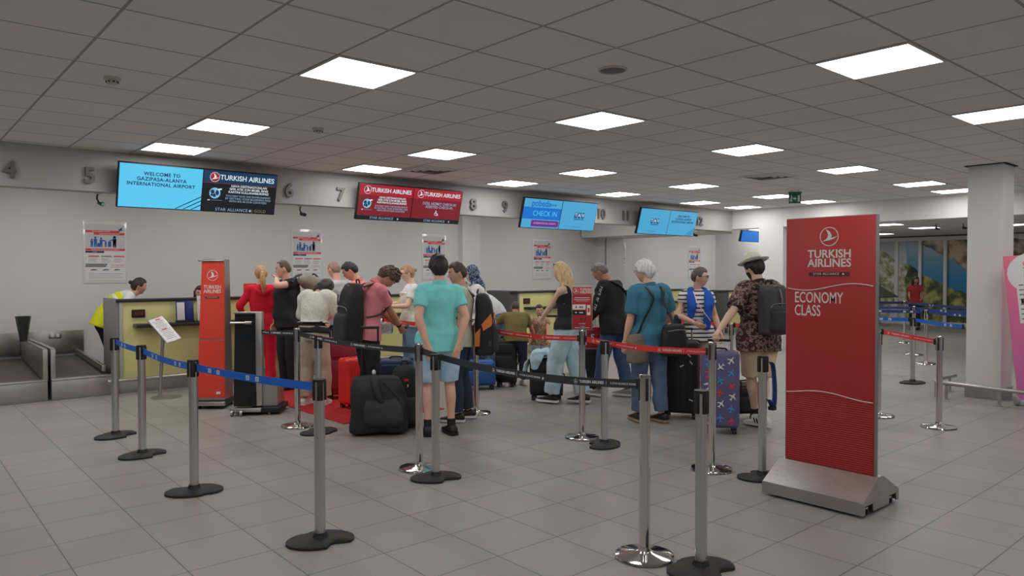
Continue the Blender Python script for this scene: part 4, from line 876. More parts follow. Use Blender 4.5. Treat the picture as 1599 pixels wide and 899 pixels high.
# ------------------------------------------------------------------ people: one continuous body grown from a posed skeleton
def lerp(a, b, t): return a+(b-a)*t
def sstep(a, b, x): t = np.clip((x-a)/(b-a), 0, 1); return t*t*(3-2*t)
class Blob:
    """overlapping closed shapes fused into one smooth surface"""
    def __init__(s): s.v = []; s.f = []; s.n = 0
    def add(s, v, f): s.v.append(np.asarray(v, float)); s.f += [[i+s.n for i in q] for q in f]; s.n += len(v)
    def rings(s, rs, n=18, sub=3):
        """rs: (centre, xaxis, yaxis, a, b[, power]) rings swept smoothly, ends closed"""
        C = [Vector(r[0]) for r in rs]; idx = list(range(len(rs)))
        P, _ = catmull(C, idx, sub); m = len(P); vs = []
        for k in range(m):
            u = k/sub; i = min(int(u), len(rs)-2); t = u-i; t = t*t*(3-2*t)*.5+t*.5
            A, B = rs[i], rs[i+1]
            x = (Vector(A[1])*(1-t)+Vector(B[1])*t).normalized(); y = (Vector(A[2])*(1-t)+Vector(B[2])*t).normalized()
            a = lerp(A[3], B[3], t); b_ = lerp(A[4], B[4], t); pw = lerp(A[5] if len(A) > 5 else 1, B[5] if len(B) > 5 else 1, t)
            for j in range(n):
                an = 2*PI*j/n; cx, cy = math.cos(an), math.sin(an)
                vs.append(P[k] + x*math.copysign(abs(cx)**pw, cx)*a + y*math.copysign(abs(cy)**pw, cy)*b_)
        fs = [(k*n+j, k*n+(j+1) % n, (k+1)*n+(j+1) % n, (k+1)*n+j) for k in range(m-1) for j in range(n)]
        fs += [tuple(range(n))[::-1], tuple(range((m-1)*n, m*n))]
        s.add([tuple(v) for v in vs], fs)
    def limb(s, pts, rad, n=14, sub=4, round_ends=True, squash=None):
        P = [Vector(p) for p in pts]; Q, Rr = catmull(P, list(rad), sub)
        if round_ends:
            for e in (0, -1):
                d = (Q[0]-Q[1]) if e == 0 else (Q[-1]-Q[-2]); d = d.normalized(); r = Rr[e]
                add = [(Q[e]+d*r*.55, r*.82), (Q[e]+d*r*.9, r*.42)]
                if e == 0: Q = [a[0] for a in add[::-1]]+Q; Rr = [a[1] for a in add[::-1]]+Rr
                else: Q = Q+[a[0] for a in add]; Rr = Rr+[a[1] for a in add]
        prev = None; vs = []
        for k, p in enumerate(Q):
            t = (Q[min(k+1, len(Q)-1)]-Q[max(k-1, 0)]); t = t.normalized() if t.length > 1e-9 else Vector((0, 0, 1))
            if squash is not None: x = Vector(squash[0]); x = (x-t*x.dot(t)); x = x.normalized() if x.length > 1e-5 else t.orthogonal().normalized()
            else:
                x = t.orthogonal().normalized() if prev is None else (prev-t*prev.dot(t)).normalized()
            prev = x; y = t.cross(x); kx, ky = (squash[1], squash[2]) if squash is not None else (1, 1)
            for j in range(n):
                an = 2*PI*j/n; vs.append(p+x*math.cos(an)*Rr[k]*kx+y*math.sin(an)*Rr[k]*ky)
        m = len(Q); fs = [(k*n+j, k*n+(j+1) % n, (k+1)*n+(j+1) % n, (k+1)*n+j) for k in range(m-1) for j in range(n)]
        fs += [tuple(range(n))[::-1], tuple(range((m-1)*n, m*n))]
        s.add([tuple(v) for v in vs], fs)
    def ell(s, c, r, M=None, n=14):
        b = bmesh.new(); bmesh.ops.create_uvsphere(b, u_segments=n, v_segments=n//2+2, radius=1)
        T = Matrix.Translation(c) @ (M.to_4x4() if M is not None else Matrix()) @ Matrix.Diagonal((r[0], r[1], r[2], 1))
        bmesh.ops.transform(b, matrix=T, verts=b.verts); b.verts.index_update()
        s.add([v.co[:] for v in b.verts], [[v.index for v in f.verts] for f in b.faces]); b.free()
    def fuse(s, name, voxel, smooth=4, factor=.5, mats=(), parent=None, fold=0.0, seed=0, foldscale=1.0, paint=None):
        me = bpy.data.meshes.new(name); me.from_pydata(np.concatenate(s.v).tolist(), [], s.f); me.update()
        o = bpy.data.objects.new(name, me); COL.objects.link(o)
        md = o.modifiers.new('r', 'REMESH'); md.mode = 'VOXEL'; md.voxel_size = voxel
        if smooth: ms = o.modifiers.new('s', 'SMOOTH'); ms.factor = factor; ms.iterations = smooth
        dg = bpy.context.evaluated_depsgraph_get(); out = bpy.data.meshes.new_from_object(o.evaluated_get(dg))
        bpy.data.objects.remove(o); bpy.data.meshes.remove(me); out.name = name
        nv = len(out.vertices); co = np.empty(nv*3); out.vertices.foreach_get('co', co); co = co.reshape(-1, 3)
        if fold:
            no = np.empty(nv*3); out.vertices.foreach_get('normal', no); no = no.reshape(-1, 3); r_ = np.random.default_rng(seed)
            d = np.zeros(nv)
            for k in range(7):
                v = r_.normal(size=3)*np.array([1, 1, 1.5]); v *= (14+16*r_.random())*foldscale/np.linalg.norm(v)
                w = r_.normal(size=3)*7*foldscale
                d += np.sin(co@v+2.2*np.sin(co@w+r_.random()*6)+r_.random()*6)*(1 if k < 4 else .6)
            d = np.sign(d)*np.abs(d/3.2)**1.3
            co += no*(d*fold)[:, None]
            out.vertices.foreach_set('co', co.ravel())
        for m in mats: out.materials.append(m)
        out.polygons.foreach_set('use_smooth', np.ones(len(out.polygons), bool))
        if paint is not None:
            c = np.empty(len(out.polygons)*3); out.polygons.foreach_get('center', c); out.polygons.foreach_set('material_index', paint(c.reshape(-1, 3)).astype(np.int32))
        out.update()
        o = bpy.data.objects.new(name, out); COL.objects.link(o)
        if parent is not None: o.parent = parent
        return o
def rot_lean(yaw, lean, side):
    """yaw turns left(+), lean bows forward, side tips to the right"""
    return Matrix.Rotation(R(yaw), 3, 'Z') @ Matrix.Rotation(R(side), 3, 'Y') @ Matrix.Rotation(-R(lean), 3, 'X')
def ik(S, W, L1, L2, pole):
    d = W-S; D = d.length; mx = (L1+L2)*.998
    if D > mx: W = S+d*(mx/D); d = W-S; D = mx
    u = d.normalized(); a = (L1*L1-L2*L2+D*D)/(2*D); h = math.sqrt(max(L1*L1-a*a, 0)); p = Vector(pole); p = p-u*p.dot(u); p = p.normalized() if p.length > 1e-6 else u.orthogonal().normalized()
    return S+u*a+p*h, W
SKINS = {}
def skin(tone):
    if tone not in SKINS:
        c = {'fair': ob(180, 140, 122), 'mid': ob(156, 116, 98), 'tan': ob(136, 98, 78), 'pink': ob(176, 128, 112)}[tone]
        SKINS[tone] = (mat('skin_'+tone, c, .55, vary=.05, vscale=14, bump=.05, bscale=120), mat('lips_'+tone, (c[0]*.72, c[1]*.5, c[2]*.5, 1), .5))
    return SKINS[tone]
M_eyew = mat('eye_white', (.7, .68, .65, 1), .3); M_iris = mat('eye_dark', (.015, .01, .008, 1), .2)
def head_pt(u):
    """deform unit sphere directions (N,3; x right, y front, z up) into a head, unit half-sizes"""
    x, y, z = u[:, 0].copy(), u[:, 1].copy(), u[:, 2].copy(); X, Y, Zz = x.copy(), y.copy(), z.copy()
    low = sstep(0.05, -1, z)
    X *= 1-.34*low; Y = np.where(y < 0, Y*(1-.42*sstep(-.1, -1, z)), Y*(1-.10*low)); Y += .10*low*(y > 0)*y
    Y = np.where(y > .55, .55+(Y-.55)*.72, Y)                    # flatter face
    f = (y > 0)
    def bump(cx, cz, sx, sz, a):
        return a*np.exp(-((x-cx)/sx)**2-((z-cz)/sz)**2)*f
    Y += bump(0, -.16, .10, .16, .17)+bump(0, -.26, .16, .09, .10)+bump(0, .10, .5, .10, .05)
    Y -= bump(.34, .0, .17, .11, .09)+bump(-.34, .0, .17, .11, .09)
    Y += bump(0, -.52, .22, .07, .06)-bump(0, -.65, .25, .05, .03)+bump(0, -.85, .25, .14, .10)+bump(.45, -.2, .2, .2, .03)+bump(-.45, -.2, .2, .2, .03)
    return np.stack([X, Y, Zz], 1)
def sphere_dirs(nu, nv):
    vs = [(0, 0, 1)]
    for i in range(1, nv):
        th = PI*i/nv
        for j in range(nu): ph = 2*PI*j/nu; vs.append((math.sin(th)*math.cos(ph), math.sin(th)*math.sin(ph), math.cos(th)))
    vs.append((0, 0, -1)); fs = [(0, 1+j, 1+(j+1) % nu) for j in range(nu)]
    for i in range(nv-2):
        for j in range(nu): fs.append((1+i*nu+j, 1+(i+1)*nu+j, 1+(i+1)*nu+(j+1) % nu, 1+i*nu+(j+1) % nu))
    L = len(vs)-1
    for j in range(nu): fs.append((L, 1+(nv-2)*nu+(j+1) % nu, 1+(nv-2)*nu+j))
    return np.array(vs), fs
HAIRM = {}
def hair_mat(rgb):
    if rgb not in HAIRM: HAIRM[rgb] = mat('hair_%d_%d_%d' % rgb, ob(*rgb), .5, bump=.9, bscale=70, vary=.25, vscale=40, stretch=(1, 1, .25))
    return HAIRM[rgb]
PEOPLE = {}
def person(key, label, loc, rel=0, h=1.75, build=1.0, female=False, tone='mid', lean=0, lean2=None, side=0, twist=0, hipdrop=0, head=(0, 0, 0), feet=None, footyaw=(8, -8), hands=None, poles=None, curl=(.5, .5), palm=None,
           hair='short', hairc=(30, 24, 22), top=None, over=None, bottom=None, shoes=None, belly=0.0, headk=1.07, beard=None, abs_rz=None, extra=None, kneepole=None, name='person', voxel=.0065, group=None):
    """rel: 0 looks away from the viewpoint, 90 to the picture's right. hands: wrist targets (right, left) in the local frame (x right, y ahead, z up; metres)"""
    s = h/1.75; loc = Vector((loc[0], loc[1], loc[2] if len(loc) > 2 else 0))
    brg = math.atan2(loc.x, loc.y)+R(rel); rz = -brg if abs_rz is None else abs_rz
    t = thing(name, label, 'person', loc, rz, group); W = Matrix.Translation(loc) @ Matrix.Rotation(rz, 4, 'Z')
    sk, lip = skin(tone); V = lambda x, y, z: Vector((x, y, z))
    hipw = (.098 if female else .092)*s*(.5+.5*build); shw = (.150 if female else .166)*s*(.55+.45*build)
    lean2 = lean if lean2 is None else lean2
    Rp = rot_lean(0, lean*.45, side*.3); Rm = rot_lean(twist*.5, lean*.8, side*.7); Rc = rot_lean(twist, lean2, side)
    back = math.sin(R(lean))*.20*s                                # hips go back when the trunk bows
    feet = feet or ((.10*s, 0), (-.10*s, 0)); fx = (feet[0][0]+feet[1][0])/2; fyy = (feet[0][1]+feet[1][1])/2
    P = V(fx, fyy-back, .935*s-hipdrop); waist = P+Rp@V(0, 0, .135*s); mid = waist+Rm@V(0, 0, .13*s); chest = mid+Rc@V(0, 0, .13*s); nb = chest+Rc@V(0, -.012*s, .15*s)
    hd = rot_lean(head[0], head[1], head[2]); Rn = rot_lean((twist+head[0])*.5, (lean2*.6+head[1]*.5), head[2]*.5)
    neck = nb+Rn@V(0, .018*s, .075*s); HW, HD, HH = .077*s*headk, .098*s*headk, .118*s*headk
    hc = neck+hd@V(0, .022*s*headk, .095*s*headk)
    bx, bd = build, build
    # ---- trunk rings (centre, x, y, a, b)
    xp, yp = Rp@V(1, 0, 0), Rp@V(0, 1, 0); xm, ym = Rm@V(1, 0, 0), Rm@V(0, 1, 0); xc, yc = Rc@V(1, 0, 0), Rc@V(0, 1, 0)
    if female: dims = [(.13, .085), (.178, .118), (.165, .108), (.128, .088), (.142, .10), (.155, .108), (.145, .085), (.07, .06)]
    else: dims = [(.125, .085), (.166, .112), (.155, .106), (.142, .098), (.156, .108), (.170, .118), (.155, .09), (.075, .065)]
    cs = [P+Rp@V(0, 0, -.085*s), P, P+Rp@V(0, 0, .07*s), waist+Rm@V(0, 0, .02*s), mid+Rc@V(0, 0, .02*s), chest+Rc@V(0, 0, .02*s), nb+Rc@V(0, 0, -.045*s), nb+Rc@V(0, 0, .012*s)]
    ax = [(xp, yp)]*3+[(xm, ym)]*1+[(xc, yc)]*4
    trunk = [(cs[k]+ax[k][1]*belly*s*(0, .3, .8, 1, .5, .1, 0, 0)[k], ax[k][0], ax[k][1], dims[k][0]*s*bx, dims[k][1]*s*bd+belly*s*(0, .3, .7, .8, .4, .1, 0, 0)[k], .88) for k in range(8)]
    B = Blob(); B.rings(trunk, 20, 4)
    if female:
        for q in (-1, 1): B.ell(chest+Rc@V(q*.068*s, .075*s*bd, -.02*s), (.058*s, .055*s, .058*s))
    B.limb([nb+Rn@V(0, -.02*s, -.05*s), nb+Rn@V(0, 0, .01*s), neck+Rn@V(0, .0, .02*s), hc+hd@V(0, -.02*s, -.04*s)], [.068*s*(.8+.2*bx), .056*s*(.85+.15*bx), .053*s*(.85+.15*bx), .05*s], 16)
    # ---- arms
    L1, L2 = .285*s, .255*s; arms = []
    hands = hands or (None, None); poles = poles or (None, None); palm = palm or (None, None)
    for k, q in enumerate((1, -1)):
        raise_ = 0
        S_ = nb+Rc@V(q*shw, -.005*s, -.055*s)
        tgt = hands[k]
        if tgt is None: tgt = tuple(S_+V(q*.06*s, .05*s, -.535*s))
        if tgt[0] == 'w': tgt = tuple(W.inverted() @ Vector(tgt[1:]))
        Wt = V(*tgt)
        if Wt.z > S_.z+.02: S_ = S_+Rc@V(-q*.01*s, .01*s, .035*s)
        pole = poles[k] or (q*.35, -1, -.25)
        E_, Wr = ik(S_, Wt, L1, L2, pole); arms.append((S_, E_, Wr, q))
        ar = .82+.18*bx if not female else .74+.16*bx
        B.limb([nb+Rc@V(q*.07*s, -.01*s, -.055*s), S_, lerp(S_, E_, .35), lerp(S_, E_, .75), E_, lerp(E_, Wr, .28), lerp(E_, Wr, .7), Wr], [.05*s*ar, .056*s*ar, .051*s*ar, .044*s*ar, .041*s*ar, .043*s*ar, .034*s*ar, .027*s*ar], 14, 4)
        # hand: palm, four unequal fingers with two bends, thumb from the side
        f = (Wr-E_).normalized(); pn = Vector(palm[k]) if palm[k] else V(-q*1, .15, 0)     # palm normal
        pn = pn-f*pn.dot(f); pn = pn.normalized() if pn.length > 1e-4 else f.orthogonal().normalized()
        sd = f.cross(pn); sd = sd if sd.dot(V(0, 1, .2)) > 0 else -sd                       # towards the thumb
        hs = s*(.92 if female else 1.0)*(1.0 if h > 1.3 else 1.05)
        K = Wr+f*.095*hs
        B.rings([(Wr-f*.01*hs, sd, pn, .026*hs, .021*hs), (Wr+f*.03*hs, sd, pn, .034*hs, .018*hs), (Wr+f*.07*hs, sd, pn, .041*hs, .016*hs), (K, sd, pn, .039*hs, .012*hs)], 14, 3)
        c = curl[k]
        for i, (off, ln) in enumerate(((.031, .074), (.0105, .082), (-.0105, .077), (-.0305, .060))):
            p = K+sd*off*hs-f*.012*hs; d = f; pts = [p]; ang = 0
            for j, fr in enumerate((.48, .30, .24)):
                ang += c*(.45, .75, .6)[j]*(1+.08*i); dd = f*math.cos(ang)+pn*math.sin(ang); dd = dd+sd*(off*.9)*(1 if j == 0 else .5); p = p+dd.normalized()*ln*fr*hs*1.05; pts.append(p)
            B.limb(pts, [.0098*hs, .0092*hs, .0086*hs, .0072*hs], 8, 3)
        tb = Wr+f*.022*hs+sd*.026*hs+pn*.004*hs; t1 = tb+(f*.55+sd*.8*(1-.3*min(c, 1))+pn*.35).normalized()*.038*hs; t2 = t1+(f*.9+sd*.25*(1-min(c, 1))+pn*(.25+.5*c)).normalized()*.031*hs; t3 = t2+(f*.95+pn*(.3+.5*c)).normalized()*.024*hs
        B.limb([tb-f*.01*hs, t1, t2, t3], [.0155*hs, .0122*hs, .0105*hs, .0085*hs], 8, 3)
        arms[-1] = (S_, E_, Wr, q, f, pn, K)
    # ---- legs
    legs = []; H1, H2 = .42*s, .405*s
    for k, q in enumerate((1, -1)):
        Hj = P+Rp@V(q*hipw, 0, -.02*s); fo = feet[k]; az = (fo[2] if len(fo) > 2 else 0)+.085*s; A = V(fo[0], fo[1]-.01, az)
        kp = (kneepole or ((q*.10, 1, 0), (q*.10, 1, 0)))[k]
        Kn, A = ik(Hj, A, H1, H2, kp); legs.append((Hj, Kn, A, q)); lr = .72+.28*bx
        fy_ = R(footyaw[k]); fd = V(math.sin(-fy_)*1.0, math.cos(fy_), 0)
        B.limb([Hj+V(0, 0, .05*s), Hj+V(0, 0, -.03*s), lerp(Hj, Kn, .45), lerp(Hj, Kn, .85), Kn, lerp(Kn, A, .28)+fd*(-.012*s), lerp(Kn, A, .7), A+V(0, 0, .01*s)], [.088*s*lr, .087*s*lr, .072*s*lr, .055*s*lr, .052*s*lr, .054*s*lr, .039*s*lr, .034*s*lr], 16, 4)
        B.rings([(A-fd*.055*s+V(0, 0, -.055*s), V(fd.y, -fd.x, 0), V(0, 0, 1), .030*s, .030*s), (A+V(0, 0, -.045*s), V(fd.y, -fd.x, 0), V(0, 0, 1), .036*s, .04*s), (A+fd*.08*s+V(0, 0, -.058*s), V(fd.y, -fd.x, 0), V(0, 0, 1), .042*s, .026*s), (A+fd*.155*s+V(0, 0, -.07*s), V(fd.y, -fd.x, 0), V(0, 0, 1), .038*s, .014*s)], 14, 3)
        legs[-1] = (Hj, Kn, A, q, fd)
    # ---- head
    u, hf = sphere_dirs(40, 28); hp = head_pt(u)*np.array([HW, HD, HH]); Hm = np.array(hd)
    B.add(hp@Hm.T+np.array(hc), hf)
    for q in (-1, 1):
        B.ell(hc+hd@V(q*HW*.97, -.012*s, -.02*HH), (.010*s, .018*s*headk, .030*s*headk), hd@Matrix.Rotation(q*.35, 3, 'Z'))
    mouth = np.array(hc+hd@V(0, HD*.80, -.50*HH)); hx = np.array(hd@V(1, 0, 0)); hz = np.array(hd@V(0, 0, 1)); hy = np.array(hd@V(0, 1, 0))
    def paint(c):
        d = c-mouth; return ((np.abs(d@hx) < .024*s*headk) & (np.abs(d@hz) < .0075*s*headk) & ((d@hy) > -.02*s)).astype(int)
    B.fuse('body', voxel, 3, .5, (sk, lip), t, paint=paint)
    # ---- face parts
    for q in (-1, 1):
        c = hc+hd@V(q*.034*s*headk, HD*.735, .0); b = MB(); b.M = Matrix.Translation(c) @ hd.to_4x4(); k_ = s*headk
        b.ell((0, 0, 0), (.0135*k_, .011*k_, .008*k_), M_eyew, 10); b.ell((0, .0075*k_, 0), (.006*k_, .005*k_, .0065*k_), M_iris, 8); b.build('eye', t)
        b = MB(); b.M = Matrix.Translation(hc) @ hd.to_4x4(); b.tube([(q*.014*k_, HD*.86, .017*k_), (q*.034*k_, HD*.87, .022*k_), (q*.052*k_, HD*.74, .017*k_)], [.003*k_, .0042*k_, .002*k_], hair_mat(hairc if hair not in ('white',) else (170, 165, 160)), 6, 3); b.build('eyebrow', t)
    # ---- hair: scalp shell that sinks into the skull below the hairline
    def scalp(front, sides, backz, thick, m, wav=.02, nm='hair', seed=3, curls=0):
        u, f = sphere_dirs(56, 38); az = np.arctan2(u[:, 0], u[:, 1]); a = np.abs(az)
        line = np.where(a < .9, front, np.where(a < 1.75, lerp(front, sides, sstep(.9, 1.35, a)), lerp(sides, backz, sstep(1.75, 2.3, a))))
        k = sstep(-.10, .10, u[:, 2]-line); r_ = np.random.default_rng(seed); nz = np.zeros(len(u))
        for _ in range(10):
            v = r_.normal(size=3); v *= (10+8*r_.random())*(1 if not curls else 1.5)/np.linalg.norm(v); nz += np.sin(u@v+r_.random()*6)
        sc = .90+k*(.10+thick)+k*wav*nz/3; base = head_pt(u); sm_ = np.stack([u[:, 0], u[:, 1]*.97, u[:, 2]], 1); up = sstep(.1, .6, u[:, 2])[:, None]
        pts = (base*(1-up)+sm_*up)*np.array([HW, HD, HH])*sc[:, None]; pts[:, 2] = np.where(pts[:, 2] > 0, pts[:, 2]*(1-.45*thick), pts[:, 2])
        b = MB(); b.add((pts@Hm.T+np.array(hc)).tolist(), f, m); return b.build(nm, t, 180)
    hm = hair_mat(hairc); HC = lambda x, y, z: hc+hd@V(x*s*headk, y*s*headk, z*s*headk)
    if hair == 'short': scalp(.52, .02, -.50, .10, hm)
    elif hair == 'full': scalp(.40, -.12, -.62, .20, hm, .03)
    elif hair == 'buzz': scalp(.62, .10, -.42, .03, hm, .003)
    elif hair == 'balding': scalp(.80, .05, -.48, .05, hm, .01)
    elif hair == 'curly':
        scalp(.35, -.10, -.60, .24, hm, .06, curls=1); b = MB(); r_ = random.Random(5)
        for _ in range(90):
            th = r_.uniform(0, 2*PI); z = r_.uniform(-.35, 1); q = math.sqrt(max(0, 1-z*z)); d = V(q*math.sin(th), q*math.cos(th), z)
            if d.y > .2 and z < .5: continue
            b.ell(HC(d.x*.077*1.17, d.y*.098*1.14, d.z*.118*1.16), (.02*s, .02*s, .02*s), hm, 8)
        b.build('hair_curls', t)
    elif hair in ('long', 'ponytail', 'bun', 'bob'):
        scalp(.50, -.05 if hair != 'bob' else -.45, -.66, .12, hm, .015)
        if hair == 'long':
            H_ = Blob()
            for x in (-.055, -.03, 0, .03, .055): H_.limb([HC(x, -.05, .03), HC(x*1.15, -.095+abs(x)*.3, -.07), HC(x*1.15, -.10+abs(x)*.35, -.17), HC(x*.95, -.095+abs(x)*.3, -.25)], [.045*s, .040*s, .034*s, .014*s], 10)
            for q in (-1, 1): H_.limb([HC(q*.062, .0, .03), HC(q*.078, -.01, -.06), HC(q*.075, -.03, -.16), HC(q*.06, -.055, -.23)], [.03*s, .028*s, .026*s, .012*s], 10)
            H_.fuse('hair_length', .008, 3, .5, (hm,), t, fold=.004, seed=9, foldscale=2.6)
        if hair == 'ponytail':
            H_ = Blob(); H_.limb([HC(0, -.095, .015), HC(0, -.14, -.02), HC(0, -.165, -.10), HC(.005, -.175, -.19), HC(.008, -.165, -.28)], [.022*s, .034*s, .042*s, .036*s, .012*s], 12)
            H_.fuse('ponytail', .007, 3, .5, (hm,), t, fold=.003, seed=4, foldscale=2.6)
            b = MB(); b.M = Matrix.Translation(HC(0, -.108, .008)) @ hd.to_4x4(); b.lathe([(.0, -.008), (.024*s, -.008), (.027*s, 0), (.024*s, .008), (0, .008)], M_black, n=14); b.build('hair_tie', t)
        if hair == 'bun':
            b = MB(); b.ell(HC(0, -.118, .03), (.030*s, .028*s, .030*s), hm, 14); b.build('hair_bun', t)
            H_ = Blob()
        if hair == 'bob':
            H_ = Blob()
            for x in (-.06, -.03, 0, .03, .06): H_.limb([HC(x, -.055+abs(x)*.3, .02), HC(x*1.1, -.09+abs(x)*.5, -.05), HC(x*1.05, -.085+abs(x)*.5, -.115)], [.04*s, .036*s, .022*s], 10)
            H_.fuse('hair_length', .008, 3, .5, (hm,), t, fold=.003, seed=4, foldscale=2.6)
    elif hair == 'scarf':
        Sm = extra['scarf']; H_ = Blob(); u, f = sphere_dirs(36, 24); a = np.abs(np.arctan2(u[:, 0], u[:, 1])); k = 1-.16*((a < .75) & (u[:, 2] < .45) & (u[:, 2] > -.95))
        H_.add((head_pt(u)*np.array([HW, HD, HH])*(1.13*k)[:, None])@Hm.T+np.array(hc), f)
        H_.limb([HC(0, -.03, -.06), HC(0, -.035, -.13), HC(0, -.01, -.19)], [.075*s, .072*s, .09*s], 16); H_.limb([HC(.0, -.07, -.09), HC(.02, -.12, -.18), HC(.03, -.14, -.30)], [.06*s, .055*s, .03*s], 12)
        H_.fuse('headscarf', .009, 4, .5, (Sm,), t, fold=.006, seed=5, foldscale=1.4)
    if beard:
        u, f = sphere_dirs(48, 30); a = np.abs(np.arctan2(u[:, 0], u[:, 1])); k = sstep(-.22, -.40, u[:, 2])*sstep(1.75, 1.4, a)*(1-.9*np.exp(-((u[:, 0])/.2)**2-((u[:, 2]+.50)/.07)**2))
        b = MB(); b.add(((head_pt(u)*np.array([HW, HD, HH])*(.93+k*.11)[:, None])@Hm.T+np.array(hc)).tolist(), f, hair_mat(beard)); b.build('beard', t, 180)
    # ---- clothes
    seed = sum(ord(ch) for ch in key)
    top0 = top; bwf = bottom.get('fit', .014)*s if bottom else 0
    def torso_rings(inf, hem, upto=8, flare=0.0):
        r_ = []; ha = max(trunk[1][3]+inf, hipw+.090*s*(.72+.28*bx)+bwf+.018*s); hb = max(trunk[1][4]+inf, .094*s*(.72+.28*bx)+bwf+.024*s)
        for k in range(upto):
            c, x, y, a, b_, pw = trunk[k]
            if k == 0: continue
            if k == 1: r_.append((c, x, y, ha, hb, .9)); continue
            if k == 2: r_.append((c, x, y, max(a+inf, ha*.97), max(b_+inf, hb*.97), .9)); continue
            r_.append((c, x, y, a+inf*(1+flare*(k < 4)), b_+inf*(1+flare*(k < 4)), .9))
        c, x, y, a, b_, pw = trunk[1]; r_.insert(0, (P+Rp@V(0, 0, hem*s)+(y*belly*.3*s), x, y, ha+.004*s, hb+.004*s, .9))
        if hem > -.02: r_.pop(1)
        if hem > .05: r_.pop(1)
        return r_
    for top in [g for g in (top, over) if g]:
        inf = top.get('fit', .018)*s; hem = top.get('hem', -.07); T_ = Blob(); rs = torso_rings(inf, hem, 8, top.get('flare', 0))
        tk = top.get('kind', 'shirt')
        if tk == 'tank':
            rs = rs[:-2]; rs[-1] = (rs[-1][0]+Rc@V(0, 0, .02*s), *rs[-1][1:])
        else: rs[-1] = (rs[-1][0]+Rc@V(0, 0, .004*s), rs[-1][1], rs[-1][2], .072*s*(.8+.2*bx), .068*s*(.8+.2*bx))
        T_.rings(rs, 24, 4)
        if female:
            for q in (-1, 1): T_.ell(chest+Rc@V(q*.068*s, .078*s*bd, -.02*s), (.07*s, .062*s, .066*s))
        sl = top.get('sleeve', .6)
        for S_, E_, Wr, q, *_r in arms:
            if tk == 'tank': T_.limb([chest+Rc@V(q*.085*s, .075*s*bd, .05*s), nb+Rc@V(q*.085*s, .03*s, -.01*s), nb+Rc@V(q*.09*s, -.06*s, -.03*s), chest+Rc@V(q*.09*s, -.10*s*bd, .03*s)], [.02*s]*4, 8); continue
            ar = (.82+.18*bx if not female else .74+.16*bx); w = top.get('sw', .016)*s
            pts = [nb+Rc@V(q*.07*s, -.01*s, -.052*s), S_]; rr = [.055*s*ar+w, .062*s*ar+w]
            def add(tt):
                if tt <= 1: pts.append(lerp(S_, E_, tt)); rr.append(lerp(.056, .045, tt)*s*ar+w*1.15)
                else: pts.append(lerp(E_, Wr, tt-1)); rr.append(lerp(.045, .030, tt-1)*s*ar+w)
            for tt in [q_ for q_ in (.3, .55, .8, 1.0, 1.3, 1.65) if q_ < sl-.05]+[sl]: add(tt)
            T_.limb(pts, rr, 16, 4, round_ends=False)
        ob_ = T_.fuse(top.get('name', 'shirt'), .010, 4, .5, (top['m'],), t, fold=top.get('fold', .009), seed=seed, foldscale=top.get('fs', 1.0))
        if top.get('collar'):
            C_ = MB(); pts = []
            for k in range(15):
                a = R(35+k*290/14); pts.append(nb+Rn@V(math.sin(a)*.070*s, math.cos(a)*.066*s, .018*s-.012*s*math.cos(a)))
            C_.tube(pts, 1, top['m'], 8, 2, flat=(.022*s, .006*s), up=tuple(Rn@V(0, 0, 1))); C_.build('collar', ob_)
    if bottom:
        bw = bottom.get('fit', .014)*s; D_ = Blob(); ln = bottom.get('len', 1.93)
        r_ = [(trunk[k][0], trunk[k][1], trunk[k][2], trunk[k][3]+bw*.9, trunk[k][4]+bw*.9, .88) for k in (0, 1, 2)]
        low_hem = bool(top0) and top0.get('hem', -.07) < -.02
        r_[-1] = (P+Rp@V(0, 0, (.015 if low_hem else bottom.get('rise', .085))*s), *(r_[1] if low_hem else r_[-1])[1:]); D_.rings(r_, 24, 4)
        for Hj, Kn, A, q, fd in legs:
            lr = .72+.28*bx; w = bw; wl = bottom.get('leg', 1.0)
            pts = [Hj+V(0, 0, .05*s), Hj+V(0, 0, -.03*s)]; rr = [.088*s*lr+w, .09*s*lr+w]
            def add(tt):
                if tt <= 1: pts.append(lerp(Hj, Kn, tt)); rr.append(lerp(.088, .056, tt)*s*lr*lerp(1, wl, tt)+w)
                else: pts.append(lerp(Kn, A, tt-1)+V(0, -.008*s, 0)); rr.append((lerp(.058, .050, tt-1)*s*lr*wl)+w)
            for tt in [q_ for q_ in (.4, .75, 1.0, 1.3, 1.6) if q_ < ln-.06]+[ln]: add(tt)
            D_.limb(pts, rr, 18, 4, round_ends=False)
        D_.fuse(bottom.get('name', 'trousers'), .010, 4, .5, (bottom['m'],), t, fold=bottom.get('fold', .008), seed=seed+3, foldscale=bottom.get('fs', .9))
        if bottom.get('belt'):
            b = MB(); pts = [P+Rp@V(math.sin(2*PI*k/20)*(trunk[2][3]+bw+.004), math.cos(2*PI*k/20)*(trunk[2][4]+bw+.004)+belly*.5*s, bottom.get('rise', .085)*s-.012) for k in range(21)]
            b.tube(pts, 1, bottom['belt'], 6, 1, flat=(.017, .005), up=tuple(Rp@V(0, 0, 1))); b.build('belt', t)
